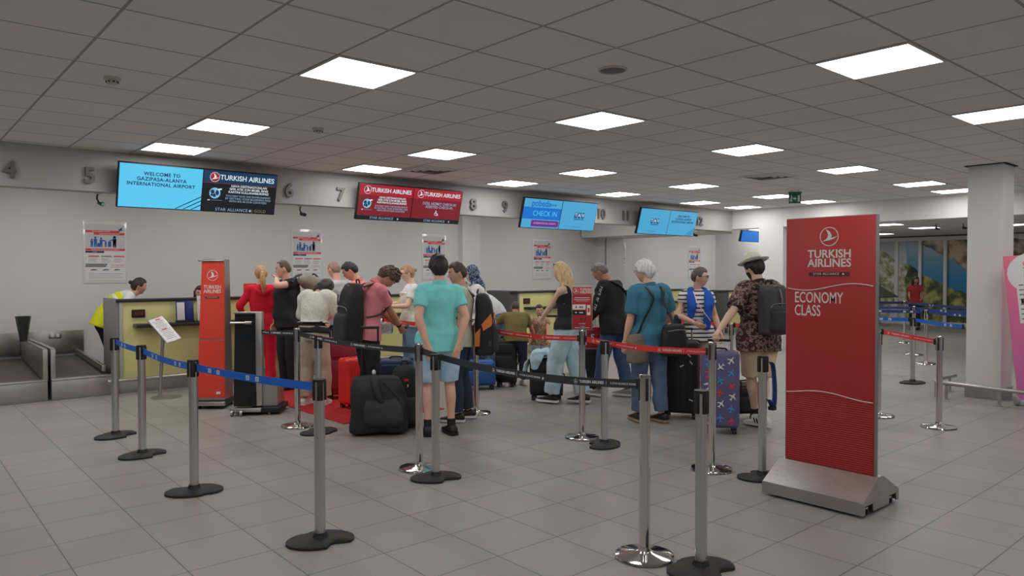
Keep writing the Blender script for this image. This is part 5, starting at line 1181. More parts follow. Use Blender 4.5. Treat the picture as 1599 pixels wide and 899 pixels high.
    if shoes:
        for k, (Hj, Kn, A, q, fd) in enumerate(legs):
            b = MB(); z0 = A.z-.085*s; sd = V(fd.y, -fd.x, 0); g = s*(1.05 if h > 1.3 else 1.12)
            prof = [(-.085, .030, .0, .062), (-.07, .036, .0, .085), (-.03, .040, .0, .095), (.02, .043, .0, .088), (.07, .048, .0, .066), (.12, .049, .0, .050), (.165, .042, .0, .040), (.19, .024, .0, .028)]
            n = 16; vs = []; fs = []
            for yy, hw, zb, zt in prof:
                for j in range(n):
                    an = 2*PI*j/n; cx, cz = math.cos(an), math.sin(an); zc = (zt-.012)/2+.012
                    p = A*1.0; p = Vector((A.x, A.y, z0))+fd*yy*g+sd*hw*g*math.copysign(abs(cx)**.8, cx)+V(0, 0, (zc+(zt-.012)/2*math.copysign(abs(cz)**.8, cz))*g); vs.append(p)
            m_ = len(prof); fs = [(k_*n+j, k_*n+(j+1) % n, (k_+1)*n+(j+1) % n, (k_+1)*n+j) for k_ in range(m_-1) for j in range(n)]+[tuple(range(n))[::-1], tuple(range((m_-1)*n, m_*n))]
            b.add(vs, fs, shoes['m']); so = b.build('shoe', t, 180)
            b = MB(); pl = [(-.092, .026), (-.08, .04), (-.03, .046), (.03, .047), (.09, .053), (.14, .051), (.18, .038), (.20, .015)]
            poly = [(w_*g, y_*g) for y_, w_ in pl]+[(-w_*g, y_*g) for y_, w_ in pl[::-1]]
            T = Matrix((sd, fd, V(0, 0, 1))).transposed().to_4x4(); T.translation = Vector((A.x, A.y, z0)); b.prism(poly, 0, .024*g, shoes.get('sole', M_black), T); b.build('sole', so)
            if shoes.get('stripe'):
                b = MB(); b.M = T
                for q2 in (-1, 1):
                    for j in range(3): b.box((q2*.046*g, (.0+.028*j)*g, .052*g), (.006*g, .011*g, .05*g), shoes['stripe'], .002, rot=(R(-25), R(-q2*12), 0))
                b.build('stripes', so)
            if shoes.get('sock'):
                b = MB(); b.cyl(A+V(0, 0, -.01*s), A+(Kn-A)*.16, .041*s, shoes['sock'], .043*s, 16); b.build('sock', t)
    info = dict(t=t, W=W, s=s, P=P, waist=waist, chest=chest, nb=nb, Rc=Rc, Rp=Rp, hc=hc, hd=hd, arms=arms, legs=legs, HW=HW, HD=HD, HH=HH, bx=bx, HC=HC)
    PEOPLE[key] = info; return info
def glasses(p, dark=False, up=False, m=None):
    b = MB(); s = p['s']; HW, HD = p['HW'], p['HD']; b.M = Matrix.Translation(p['hc']) @ p['hd'].to_4x4(); z = .006*s if not up else p['HH']*.80; y = HD*.93 if not up else HD*.55; m = m or M_black
    if up: b.M = b.M @ Matrix.Rotation(R(0), 4, 'X')
    for q in (-1, 1):
        b.tube([(q*.034*s+.024*s*math.cos(2*PI*k/12), y, z+.017*s*math.sin(2*PI*k/12)) for k in range(13)], .0022*s, m, 6, 1)
        if dark: b.prism([(q*.034*s+.023*s*math.cos(2*PI*k/12), .016*s*math.sin(2*PI*k/12)) for k in range(12)], -.001, .001, M_black, T3((0, y, z), (1, 0, 0), (0, 0, 1)))
        b.tube([(q*.057*s, y-.006, z+.004*s), (q*HW*1.04, y*.6, z+.003*s), (q*HW*1.06, -.01*s, z)], .0022*s, m, 6, 2)
    b.tube([(-.011*s, y, z+.004*s), (0, y+.004, z+.008*s), (.011*s, y, z+.004*s)], .002*s, m, 6, 2)
    return b.build('glasses' if not dark else 'sunglasses', p['t'])
def at_chest(p, x, y, z): return p['chest']+p['Rc']@Vector((x, y, z))
def backpack(p, label, m, m2, w=.32, hgt=.48, d=.19, name='backpack', drop=0.02, accents=None, straps=True, upright=0.0):
    """a worn backpack: its frame follows the wearer's chest"""
    s = p['s']; bk = -(.125*s*p['bx']+.02); F = Matrix.Translation(p['chest']) @ p['Rc'].to_4x4() @ Matrix.Rotation(R(upright), 4, 'X'); t = thing(name, label, 'backpack')
    t.matrix_world = p['W'] @ F
    B = Blob(); z0 = .16*s-hgt-drop; zc = z0+hgt/2
    V = Vector; X, Y = V((1, 0, 0)), V((0, 1, 0))
    B.rings([(V((0, bk-d*.48, z0)), X, Y, w*.40, d*.36, .6), (V((0, bk-d*.55, z0+.03)), X, Y, w*.49, d*.52, .6), (V((0, bk-d*.55, z0+hgt*.45)), X, Y, w*.50, d*.54, .6), (V((0, bk-d*.5, z0+hgt*.8)), X, Y, w*.46, d*.46, .6), (V((0, bk-d*.42, z0+hgt*.95)), X, Y, w*.38, d*.34, .65), (V((0, bk-d*.38, z0+hgt)), X, Y, w*.28, d*.2, .7)], 24, 4)
    B.fuse('pack_body', .009, 3, .5, (m,), t, fold=.004, seed=len(label), foldscale=1.1)
    B = Blob(); B.rings([(V((0, bk-d*1.0, z0+.03)), X, Y, w*.36, d*.16, .6), (V((0, bk-d*1.06, z0+.06)), X, Y, w*.42, d*.22, .6), (V((0, bk-d*1.04, z0+hgt*.42)), X, Y, w*.41, d*.2, .6), (V((0, bk-d*.98, z0+hgt*.5)), X, Y, w*.36, d*.12, .6)], 20, 3)
    pk = B.fuse('front_pocket', .008, 3, .5, (m2,), t, fold=.003, seed=3)
    b = MB(); b.tube([(-w*.36, bk-d*.98, z0+hgt*.52), (-w*.25, bk-d*1.06, z0+hgt*.60), (w*.25, bk-d*1.06, z0+hgt*.60), (w*.36, bk-d*.98, z0+hgt*.52)], .005, M_grey, 6, 3)
    b.tube([(-w*.42, bk-d*.62, z0+hgt*.5), (-w*.38, bk-d*.7, z0+hgt*.8), (0, bk-d*.74, z0+hgt*.97), (w*.38, bk-d*.7, z0+hgt*.8), (w*.42, bk-d*.62, z0+hgt*.5)], .005, M_grey, 6, 3); b.build('zip', t)
    b = MB(); b.tube([(-.035, bk-.03, z0+hgt-.005), (-.03, bk-.04, z0+hgt+.035), (.03, bk-.04, z0+hgt+.035), (.035, bk-.03, z0+hgt-.005)], .009, m2, 8, 3); b.build('grab_handle', t)
    if straps:
        dp = .125*s*p['bx']
        for q in (-1, 1):
            b = MB(); b.tube([(q*.075*s, bk+.0, z0+hgt-.04), (q*.085*s, -.07*s, .15*s), (q*.10*s, .0, .158*s), (q*.115*s, dp*.9+.022, .08*s), (q*.125*s, dp+.032, -.03*s), (q*.165*s, dp*.6, -.14*s), (q*.18*s, 0, -.18*s), (q*.13*s, bk+.01, -.21*s)], 1, m2, 8, 4, flat=(.026*s, .007), up=(1, 0, 0)); b.build('shoulder_strap', t)
    if accents: accents(t, bk, d, w, z0, hgt)
    return t
# ------------------------------------------------------------------ cloth
def cloth(name, rgb, rough=.85, k=1.0, vary=.06, bump=.25, bs=140): return mat('cloth_'+name, ob(*rgb, k), rough, vary=vary, vscale=9, bump=bump, bscale=bs, spec=.25)
def stripes(name, c0, c1, scale):
    m = bpy.data.materials.new(name); m.use_nodes = True; nt = m.node_tree; b = nt.nodes['Principled BSDF']; b.inputs['Roughness'].default_value = .85
    tc = nt.nodes.new('ShaderNodeTexCoord'); w = nt.nodes.new('ShaderNodeTexWave'); w.bands_direction = 'Z'; w.inputs['Scale'].default_value = scale; w.inputs['Distortion'].default_value = .5; w.inputs['Detail Scale'].default_value = .8
    cr = nt.nodes.new('ShaderNodeValToRGB'); cr.color_ramp.interpolation = 'CONSTANT'; cr.color_ramp.elements[0].color = c0; cr.color_ramp.elements[1].color = c1; cr.color_ramp.elements[1].position = .28
    nt.links.new(tc.outputs['Object'], w.inputs['Vector']); nt.links.new(w.outputs[1], cr.inputs[0]); nt.links.new(cr.outputs[0], b.inputs['Base Color']); return m
C_white = cloth('white', (176, 174, 168)); C_black = cloth('black', (30, 31, 34)); C_navy = cloth('navy', (34, 40, 52)); C_jean = cloth('jeans_blue', (50, 66, 92)); C_jeanl = cloth('jeans_light', (134, 156, 166), vary=.14)
C_jeand = cloth('jeans_dark', (34, 42, 56)); C_beige = cloth('beige', (138, 130, 114)); C_khaki = cloth('khaki', (150, 135, 113)); C_red = cloth('tracksuit_red', (168, 26, 44)); C_turq = cloth('turquoise', (98, 166, 166)); C_teal = cloth('teal', (48, 90, 110))
C_pink = cloth('pink_polo', (174, 98, 106)); C_salmon = cloth('salmon', (196, 104, 92)); C_olive = cloth('olive', (82, 76, 44)); C_grey = cloth('grey_marl', (140, 142, 142)); C_sage = cloth('sage_polo', (142, 142, 128)); C_yellow = cloth('yellow', (206, 158, 36)); C_brown = cloth('brown', (108, 78, 62))
C_denim = cloth('denim_shorts', (124, 146, 168), vary=.12); C_jeanm = cloth('jeans_mid', (80, 104, 124), vary=.12); C_dgreen = cloth('dark_top', (40, 46, 44)); C_crimson = cloth('far_red', (120, 40, 44))
C_knit = mat('knit_white', ob(176, 170, 156), .95, bump=1.0, bscale=95, vary=.14, vscale=60); C_hiv = cloth('hi_vis', (196, 208, 30)); C_refl = mat('reflective_tape', ob(196, 200, 196), .35)
C_stripe = stripes('breton_stripes', ob(186, 182, 172), ob(30, 34, 44), 6.2)
for e in C_stripe.node_tree.nodes:
    if e.type == 'VALTORGB': e.color_ramp.elements[0].color = ob(36, 40, 48); e.color_ramp.elements[1].color = ob(184, 180, 170)
C_scarfp = ramp_mat('headscarf_pattern', [(0, ob(24, 34, 58)), (.46, ob(24, 34, 58)), (.5, ob(120, 140, 160)), (.56, ob(24, 34, 58)), (1, ob(60, 80, 110))], 'NOISE', 26, .8)
C_floral = ramp_mat('floral_shirt', [(0, ob(30, 26, 26)), (.45, ob(36, 30, 30)), (.50, ob(92, 48, 50)), (.55, ob(116, 104, 92)), (.62, ob(60, 54, 46)), (1, ob(36, 30, 30))], 'NOISE', 24, .85, detail=2)
C_boytop = ramp_mat('patterned_top', [(0, ob(80, 56, 44)), (.5, ob(112, 82, 64)), (.56, ob(140, 120, 96)), (1, ob(70, 54, 46))], 'NOISE', 36, .85)
C_blue = cloth('blue_scarf', (30, 64, 136), vary=.12); L_dark = mat('leather_dark', (.02, .018, .016, 1), .5); L_white = mat('leather_white', ob(180, 180, 178), .5); L_grey = mat('suede_grey', ob(110, 112, 112), .7); L_sole = mat('sole_white', ob(176, 174, 168), .6); L_tan = mat('leather_tan', ob(150, 104, 56), .55)
N_black = mat('nylon_black', (.016, .017, .02, 1), .62, bump=.35, bscale=160, vary=.1); N_dark = mat('nylon_dark', (.03, .031, .034, 1), .62, bump=.35, bscale=160); N_grey = mat('nylon_charcoal', (.055, .055, .058, 1), .65, bump=.35, bscale=160); N_or = mat('nylon_orange', ob(226, 92, 40), .6)
N_bagg = mat('bag_grey', ob(104, 100, 92), .75, bump=.3, bscale=120, vary=.1); N_brown = mat('bag_taupe', ob(92, 84, 74), .75, bump=.3, bscale=120)
SH_dark = dict(m=L_dark); SH_white = dict(m=L_white, sole=L_sole); SH_bw = dict(m=L_dark, sole=L_sole); SH_grey = dict(m=L_grey, sole=L_sole)

# ------------------------------------------------------------------ people at and behind the counter
p = person('worker', 'man in hi-vis yellow vest bowing over the lime counter', (2.70, 12.2), 84, 1.76, 1.0, tone='mid', lean=52, lean2=60, head=(0, 12, 0), hands=(('w', 2.95, 11.78, 1.02), ('w', 2.98, 12.15, 1.0)), poles=((.6, -.6, -.5), (-.6, -.6, -.5)),
           hair='bun', hairc=(34, 26, 22), top=dict(m=C_white, sleeve=1.0, collar=True), over=dict(m=C_hiv, kind='tank', fit=.038, hem=-.10, name='hi_vis_vest', fold=.005), bottom=dict(m=C_black), shoes=SH_dark)
b = MB(); s_ = p['s']
for z in (-.10, .0): b.tube([tuple(at_chest(p, math.sin(2*PI*k/24)*(.172+.045), math.cos(2*PI*k/24)*(.116+.046)-.0, z-.06)) for k in range(25)], 1, C_refl, 6, 1, flat=(.022, .003), up=tuple(p['Rc']@Vector((0, 0, 1))))
b.build('reflective_band', p['t'])
t = thing('office_chair', 'dark swivel chair behind the nearest counter, mostly hidden', 'chair', (3.96, 12.42, 0), R(180))
b = MB(); b.box((0, 0, .60), (.46, .46, .08), M_panel_dark, .03, 3); b.build('seat', t)
b = MB(); b.box((0, .24, .92), (.42, .06, .46), M_panel_dark, .03, 3); b.tube([(0, .05, .58), (0, .26, .60), (0, .27, .80)], .018, M_black, 8); b.build('backrest', t)
b = MB(); b.cyl((0, 0, .08), (0, 0, .57), .028, M_black, n=14)
for k in range(5): b.tube([(0, 0, .10), (.15*math.cos(k*2*PI/5), .15*math.sin(k*2*PI/5), .09), (.29*math.cos(k*2*PI/5), .29*math.sin(k*2*PI/5), .06)], .018, M_black, 8)
b.build('star_base', t)
for k in range(5):
    b = MB(); a = k*2*PI/5; b.cyl((.29*math.cos(a)-.015, .29*math.sin(a), .03), (.29*math.cos(a)+.015, .29*math.sin(a), .03), .03, M_black, n=12); b.build('castor', t)
person('agent', 'seated check-in agent whose dark haired head shows over the counter', (3.96, 12.32), 178, 1.62, .95, True, hipdrop=.20, feet=((.12, .30), (-.12, .30)), hands=((.22, .36, 1.0), (-.22, .36, 1.0)), hair='bob', hairc=(40, 28, 24), top=dict(m=C_navy, sleeve=1.9), bottom=dict(m=C_navy), shoes=SH_dark)
p = person('redwoman', 'blonde woman in a red tracksuit with a long ponytail, back turned', (4.22, 10.40), -6, 1.73, 1.0, True, 'fair', lean=4, head=(0, 10, 0), hands=((.26, .16, .98), (-.24, .22, 1.0)), poles=((1, -.6, -.35), (-1, -.6, -.4)), hair='ponytail', hairc=(142, 110, 76),
           feet=((.11, 0), (-.11, .05)), top=dict(m=C_red, sleeve=1.75, fit=.028, sw=.014, hem=-.13, name='hoodie', fold=.008), bottom=dict(m=C_red, fit=.022, name='joggers', leg=1.05), shoes=SH_white)
b = Blob(); b.limb([at_chest(p, -.10, -.02, .135), at_chest(p, -.07, -.11, .07), at_chest(p, 0, -.125, .03), at_chest(p, .07, -.11, .07), at_chest(p, .10, -.02, .135)], [.028, .036, .04, .036, .028], 12); b.fuse('hood', .009, 4, .5, (C_red,), p['t'], fold=.004)
p = person('raised', 'man in black t-shirt with his forearm raised before his face', (4.40, 9.94), -122, 1.80, 1.12, tone='pink', lean=3, head=(-34, 4, 0), hands=((.26, .05, .9), (.0, .17, 1.56)), poles=((.4, -1, -.2), (-.6, .75, -.25)), hair='buzz', hairc=(70, 54, 44), belly=.03,
           top=dict(m=C_black, sleeve=.48, fit=.022), bottom=dict(m=C_black, fit=.02), shoes=SH_dark)
b = MB(); w_ = p['arms'][1]; c = w_[2]; f_ = (w_[2]-w_[1]).normalized(); b.cyl(c-f_*.035, c-f_*.012, .033, L_white, n=16); b.build('wristwatch', p['t'])
p4 = p
t = thing('duffel_bag', 'grey duffel bag slung behind the raised-arm man', 'bag'); t.matrix_world = p['W'] @ Matrix.Translation(p['nb']+Vector((-.22, -.24, -.02)))
B = Blob(); B.limb([(-.04, .17, .04), (-.02, .08, .02), (0, -.08, -.04), (.02, -.22, -.12)], [.07, .11, .125, .09], 16); B.fuse('bag_body', .010, 4, .5, (N_bagg,), t, fold=.010, seed=3)
b = MB(); b.tube([(-.03, .16, .12), (-.04, .26, .10), (-.06, .34, .02)], 1, N_dark, 8, 3, flat=(.018, .006)); b.tube([(0, .0, .10), (.0, -.06, .13), (.01, -.14, .06)], .012, N_dark, 8, 3); b.build('bag_strap', t)
p = person('yellowchild', 'small blonde child in a yellow jacket beside the red tracksuit', (4.60, 10.62), 12, 1.14, 1.0, True, 'fair', headk=1.18, hair='long', hairc=(150, 116, 78), hands=((.20, .1, .50), (-.18, .12, .52)), top=dict(m=C_yellow, sleeve=1.85, fit=.028, sw=.022, hem=-.12, name='jacket'), bottom=dict(m=C_beige, fit=.012), shoes=SH_white)
p = person('shawl', 'dark haired woman in white knitted shawl and beige trousers, head bowed', (4.13, 8.53), 26, 1.66, 1.0, True, 'mid', lean=14, lean2=26, head=(-18, 52, 0), hands=((.17, .32, .98), (-.1, .34, 1.0)), poles=((1, -.6, -.2), (-1, -.6, -.2)), hair='bob', hairc=(28, 24, 24), feet=((.12, .02), (-.12, -.02)),
           top=dict(m=C_black, sleeve=.5, fit=.016, hem=.02), over=dict(m=C_knit, sleeve=1.05, fit=.045, sw=.055, hem=.16, name='knitted_shawl', fold=.010), bottom=dict(m=C_beige, fit=.026, leg=1.35, rise=.10, fold=.008, belt=cloth('belt_tan', (150, 126, 100))), shoes=SH_white)
person('bald', 'balding man behind the bowed woman, only his head visible', (5.12, 9.85), -28, 1.80, 1.05, tone='pink', head=(10, 14, 0), hair='balding', hairc=(120, 96, 82), hands=((.2, .3, 1.05), (-.2, .3, 1.05)), top=dict(m=C_grey, sleeve=.6), bottom=dict(m=C_jeand), shoes=SH_dark)
person('salmon', 'dark haired man in salmon polo looking down behind the black backpack', (4.98, 9.0), -70, 1.80, 1.0, tone='mid', head=(12, 28, 0), hair='short', hairc=(24, 22, 24), hands=((.14, .30, 1.08), (-.14, .30, 1.08)), top=dict(m=C_salmon, sleeve=.65, collar=True), bottom=dict(m=C_jeand), shoes=SH_dark)
p = person('pink', 'man in pink polo with curly brown hair bent over his phone', (4.27, 7.45), 62, 1.80, 1.0, tone='tan', lean=10, lean2=18, head=(-6, 58, 0), hands=((.05, .38, 1.02), (-.06, .40, 1.04)), poles=((.5, -1, -.8), (-.5, -1, -.8)), palm=((-.6, -.2, .8), (.6, -.2, .8)), curl=(.9, .9), hair='curly', hairc=(58, 44, 36),
           feet=((.12, -.02), (-.12, .04)), top=dict(m=C_pink, sleeve=.72, fit=.024, sw=.018, hem=-.08, collar=True), bottom=dict(m=C_black, fit=.018), shoes=SH_dark)
ph = MB(); k_ = p['arms'][0][6]; k2 = p['arms'][1][6]
b = MB(); b.box((0, 0, 0), (.075, .15, .009), M_black, .004); o = b.build('smartphone'); tag(o, 'dark smartphone in the hands of the man in pink', 'phone'); o.matrix_world = p['W'] @ Matrix.Translation((k_+k2)*.5+Vector((0, .03, .035))) @ Matrix.Rotation(R(35), 4, 'X')
b = MB(); c = p['arms'][0]; f_ = (c[2]-c[1]).normalized(); b.cyl(c[2]-f_*.03, c[2]-f_*.008, .031, M_black, n=16); b.build('wristwatch', p['t'])
def acc_label(t, bk, d, w, z0, h_):
    b = MB(); b.text('NYLON', .045, N_grey, T3((-w*.30, bk-d*1.02, z0+h_*.72), (0, 0, -1), (-1, 0, 0)), ext=.002) if False else b.box((-w*.3, bk-d*1.03, z0+h_*.72), (.03, .004, .12), N_grey); b.build('badge', t)
backpack(p, 'large black backpack on the back of the man in pink', N_black, N_dark, .34, .68, .22, accents=acc_label, upright=16, drop=.0)
p = person('sunglasses', 'woman in sunglasses and grey knit vest by the far counter', (5.95, 9.16), -104, 1.74, 1.0, True, 'fair', head=(-6, 8, 0), hands=((.08, .34, 1.18), (-.08, .32, 1.16)), poles=((1, -.7, -.8), (-1, -.7, -.8)), hair='bun', hairc=(130, 104, 78), top=dict(m=C_white, sleeve=.6, fit=.018), over=dict(m=C_knit, kind='tank', fit=.04, hem=.0, name='knit_vest'), bottom=dict(m=C_jeanm, fit=.018, leg=1.1), shoes=SH_white)
glasses(p, True)
kk = p['W'] @ p['arms'][0][6]
t = thing('handbag', 'shiny silver handbag held by the woman in sunglasses', 'handbag', tuple(kk+Vector((-.02, -.04, -.30))), R(-20))
b = MB(); b.box((0, 0, .0), (.30, .10, .24), mat('silver_foil', (.75, .75, .75, 1), .18, 1.0, bump=1.0, bscale=14), .035, 4); b.build('bag_body', t)
b = MB(); b.tube([(-.10, 0, .11), (-.08, 0, .22), (0, 0, .28), (.08, 0, .22), (.10, 0, .11)], .008, M_black, 8, 4); b.box((0, 0, .118), (.27, .05, .02), M_black, .006); b.build('bag_handle', t)

# ------------------------------------------------------------------ the queue in front
p = person('turquoise', 'dark haired man in turquoise shirt and denim shorts, hands at back pockets', (4.32, 6.12), -10, 1.80, 1.0, tone='pink', lean=-3, head=(2, 2, 0), hands=((.17, -.17, .955), (-.16, -.19, .955)), poles=((1, -.35, .1), (-1, -.35, .1)), palm=((-.5, 1, 0), (.5, 1, 0)), curl=(.25, .25), hair='full', hairc=(26, 22, 24),
           feet=((.12, .0), (-.12, .02)), footyaw=(10, -10), top=dict(m=C_turq, sleeve=.60, fit=.024, sw=.013, hem=-.10, collar=True, fold=.008), bottom=dict(m=C_denim, fit=.034, len=.93, name='shorts', rise=.06), shoes=dict(m=L_dark, sock=C_black))
p = person('sage', 'man in sage polo glancing left with a hand by his side', (4.93, 6.56), -86, 1.74, 1.06, tone='mid', head=(16, 6, 0), hands=((.27, .05, .86), (-.24, .02, .84)), hair='short', hairc=(52, 40, 34), belly=.02, feet=((.10, -.05), (-.11, .06)),
           top=dict(m=C_sage, sleeve=.7, fit=.026, sw=.024, hem=-.10, collar=True), bottom=dict(m=C_jeand, fit=.02), shoes=SH_bw)
def acc_orange(t, bk, d, w, z0, h_):
    for q in (-1, 1):
        b = MB(); T = T3((q*w*.502, bk-d*.5, z0), (0, -1, 0), (0, 0, 1)) if q < 0 else T3((q*w*.502, bk-d*.5, z0), (0, 1, 0), (0, 0, 1))
        b.prism([(-d*.46, .10), (-d*.2, .10), (-d*.15, .30), (-d*.44, .24)], 0, .008, N_or, T)
        b.prism([(-d*.1, .34), (d*.40, .46), (d*.46, .40), (d*.44, .33), (d*.0, .27)], 0, .008, N_or, T)
        b.prism([(d*.25, .10), (d*.42, .10), (d*.42, .16), (d*.25, .16)], 0, .006, N_grey, T)
        b.build('orange_panel', t)['label'] = 'orange side panel'
    b = MB(); b.prism([(-w*.38, h_*.60), (w*.38, h_*.60), (w*.3, h_*.68), (-w*.3, h_*.68)], 0, .012, N_or, T3((0, bk-d*1.02, z0), (1, 0, 0), (0, 0, 1))); b.build('orange_flash', t)['label'] = 'orange rear flash'
backpack(p, 'black backpack with orange panels worn by the man in sage polo', N_black, N_dark, .32, .68, .21, accents=acc_orange, drop=.06)
p = person('scarf', 'woman in dark blue patterned headscarf carrying a small child', (6.68, 8.55), -95, 1.72, 1.05, True, 'mid', head=(8, 6, 0), hands=((.05, .28, 1.18), (-.08, .26, 1.10)), poles=((1, -.5, -.5), (-1, -.5, -.5)), hair='scarf', extra=dict(scarf=C_scarfp), top=dict(m=C_white, sleeve=1.9, fit=.03, sw=.02), bottom=dict(m=C_jeand, leg=1.3, fit=.03), shoes=SH_dark)
person('toddler', 'fair toddler held by the woman in the headscarf', (6.50, 8.60, .72), -150, .88, 1.0, False, 'fair', headk=1.35, head=(-10, 5, 0), feet=((.06, .06), (-.06, .06)), hands=((.12, .14, .50), (-.10, .16, .64)), hair='buzz', hairc=(150, 116, 84), top=dict(m=C_white, sleeve=.9), bottom=dict(m=C_grey), shoes=SH_white)
person('bent', 'person in grey top and jeans bending low beside the far counter', (7.10, 8.80), -62, 1.84, 1.08, tone='mid', lean=66, lean2=80, head=(0, 10, 0), hands=((.16, .62, .55), (-.16, .62, .55)), hair='short', hairc=(40, 34, 30), feet=((.12, .0), (-.12, .05)), top=dict(m=C_grey, sleeve=.7, fit=.024, hem=-.02), bottom=dict(m=C_jeanm, fit=.02), shoes=SH_white)
person('olive', 'boy in olive t-shirt bending forward with arms spread, back turned', (7.03, 8.04), -4, 1.30, 1.25, tone='tan', lean=34, lean2=46, head=(-10, 20, 0), hands=((.36, .26, .56), (-.34, .22, .72)), poles=((1, -.3, .3), (-1, -.3, .3)), headk=1.06, hair='buzz', hairc=(40, 32, 28), feet=((.125, .05), (-.125, -.05)), footyaw=(12, -14),
       top=dict(m=C_olive, sleeve=.75, fit=.03, sw=.026, hem=-.08), bottom=dict(m=C_navy, fit=.024, leg=1.1), shoes=SH_white)
person('boy', 'little dark haired boy in brown patterned top facing the viewer', (7.60, 8.14), 178, 1.12, 1.0, tone='mid', headk=1.24, head=(4, 0, 4), hands=((.16, .14, .58), (-.12, .22, .60)), hair='short', hairc=(34, 28, 24), top=dict(m=C_boytop, sleeve=.3, fit=.022), bottom=dict(m=C_jeanl, fit=.02), shoes=SH_grey)
p = person('blonde', 'blonde woman in black tank top and wide pale jeans', (6.55, 6.50), -66, 1.76, 1.0, True, 'fair', lean=3, head=(-2, 12, 0), hands=((.22, .1, .9), ('w', 6.44, 6.86, 1.06)), poles=((.5, -1, -.3), (-.8, -.5, -.6)), curl=(.5, 1.1), hair='long', hairc=(160, 138, 106), feet=((.09, -.16), (-.10, .20)), footyaw=(10, -4),
           top=dict(m=C_black, kind='tank', fit=.012, hem=-.0, name='tank_top'), bottom=dict(m=C_jeanl, fit=.026, leg=1.45, rise=.09, fold=.009), shoes=SH_bw)
g = glasses(p, True, True)
p = person('blackman', 'grey haired man in black long sleeve top looking down', (7.36, 6.49), -62, 1.80, 1.10, tone='tan', lean=8, lean2=14, head=(6, 34, 0), hands=((.20, .20, .92), (-.20, .26, .98)), poles=((.7, -1, -.3), (-.7, -1, -.3)), hair='short', hairc=(84, 80, 76), belly=.02, feet=((.12, -.16), (-.12, .14)), footyaw=(6, -6),
           top=dict(m=C_black, sleeve=1.9, fit=.03, sw=.022, hem=-.12, name='long_sleeve_top'), bottom=dict(m=C_jean, fit=.022, leg=1.1), shoes=SH_grey)
S_, E_, Wr_ = p['arms'][1][0], p['arms'][1][1], p['arms'][1][2]
b = MB(); dd = (E_-S_).normalized(); nn = Vector((-1, -.25, 0)); nn = (nn-dd*nn.dot(dd)).normalized(); rs_ = random.Random(11)
for k in range(11):
    if k in (4, 7): continue
    c = S_+dd*(.02+.030*k)+nn*(.106-.0009*k); F = T3(c, dd, nn.cross(dd)); w_ = .020
    b.prism([(-w_*.5, -.016), (-w_*.25, -.016), (-w_*.25, .016), (-w_*.5, .016)], 0, .003, C_white, F); 
    if k % 2: b.prism([(w_*.25, -.016), (w_*.5, -.016), (w_*.5, .016), (w_*.25, .016)], 0, .003, C_white, F)
    b.prism([(-w_*.5, .008), (w_*.5, .008), (w_*.5, .016), (-w_*.5, .016)], 0, .003, C_white, F)
b.build('sleeve_print', p['t'])['label'] = 'white lettering down the sleeve'
def shoulder_bag(p, label, m, pos, size, strap, name='shoulder_bag', rz=0, seed=1):
    """pos: bag centre in the wearer's frame; strap: points in the wearer's frame"""
    t = thing(name, label, 'bag'); t.matrix_world = p['W'] @ Matrix.Translation(pos) @ Matrix.Rotation(R(rz), 4, 'Z')
    B = Blob(); w, d, h_ = size; X, Y = Vector((1, 0, 0)), Vector((0, 1, 0))
    B.rings([(Vector((0, 0, -h_/2)), X, Y, w*.38, d*.35, .6), (Vector((0, 0, -h_*.42)), X, Y, w*.5, d*.5, .6), (Vector((0, 0, .0)), X, Y, w*.49, d*.52, .6), (Vector((0, 0, h_*.4)), X, Y, w*.43, d*.4, .6), (Vector((0, 0, h_*.5)), X, Y, w*.36, d*.25, .6)], 20, 4)
    B.fuse('bag_body', .009, 3, .5, (m,), t, fold=.006, seed=seed)
    b = MB(); b.tube([(-w*.4, -d*.46, h_*.3), (0, -d*.56, h_*.33), (w*.4, -d*.46, h_*.3)], .004, M_grey, 6, 3); b.build('zip', t)
    inv = (p['W'] @ Matrix.Translation(pos) @ Matrix.Rotation(R(rz), 4, 'Z')).inverted() @ p['W']
    b = MB(); b.tube([tuple(inv @ Vector(q)) for q in strap], 1, N_dark, 8, 5, flat=(.021, .005), up=(1, .2, 0)); b.build('strap', t); return t
def strap_pts(p, q, side, low, wf=.03):
    """over the shoulder q(+1 right), down the back to the bag at low"""
    s = p['s']; C = lambda x, y, z: tuple(at_chest(p, x*s, y*s, z*s)); r_ = .125*p['bx']
    return [low, tuple(Vector(low).lerp(Vector(C(side*.14, -r_-wf, -.12)), .6)), C(side*.06, -r_-wf-.005, .0), C(q*.085, -r_*.85-wf, .10), C(q*.105, -.02, .165), C(q*.09, r_*.9+wf, .08), C(side*.05, r_+wf+.01, -.10), C(side*.15, r_*.6+wf, -.24), low]
shoulder_bag(p, 'black shoulder bag at the hip of the man in black long sleeves', N_black, (.14, -.33, .88), (.30, .14, .36), strap_pts(p, -1, 1, (.15, -.28, 1.04)), rz=60)
p = person('elder', 'white haired man in teal shirt carrying two shoulder bags', (6.44, 5.14), -34, 1.76, 1.08, tone='pink', lean=4, head=(34, 6, 0), hands=((.24, .16, .98), (-.27, .06, .86)), poles=((1, -.8, -.2), (-.6, -1, -.2)), hair='full', hairc=(196, 190, 180), belly=.03, feet=((.11, -.08), (-.11, .05)), footyaw=(8, -8),
           top=dict(m=C_teal, sleeve=.85, fit=.032, sw=.030, hem=-.12, collar=True, fold=.008), bottom=dict(m=cloth('jeans_faded', (66, 80, 102), vary=.12), fit=.022, leg=1.1), shoes=dict(m=L_dark, sole=mat('sole_tan', ob(120, 100, 80), .6)))
glasses(p)
shoulder_bag(p, 'taupe messenger bag at the left hip of the white haired man', N_brown, (-.21, -.10, .83), (.28, .13, .32), strap_pts(p, -1, -1, (-.20, -.10, .98)), rz=15, seed=4)
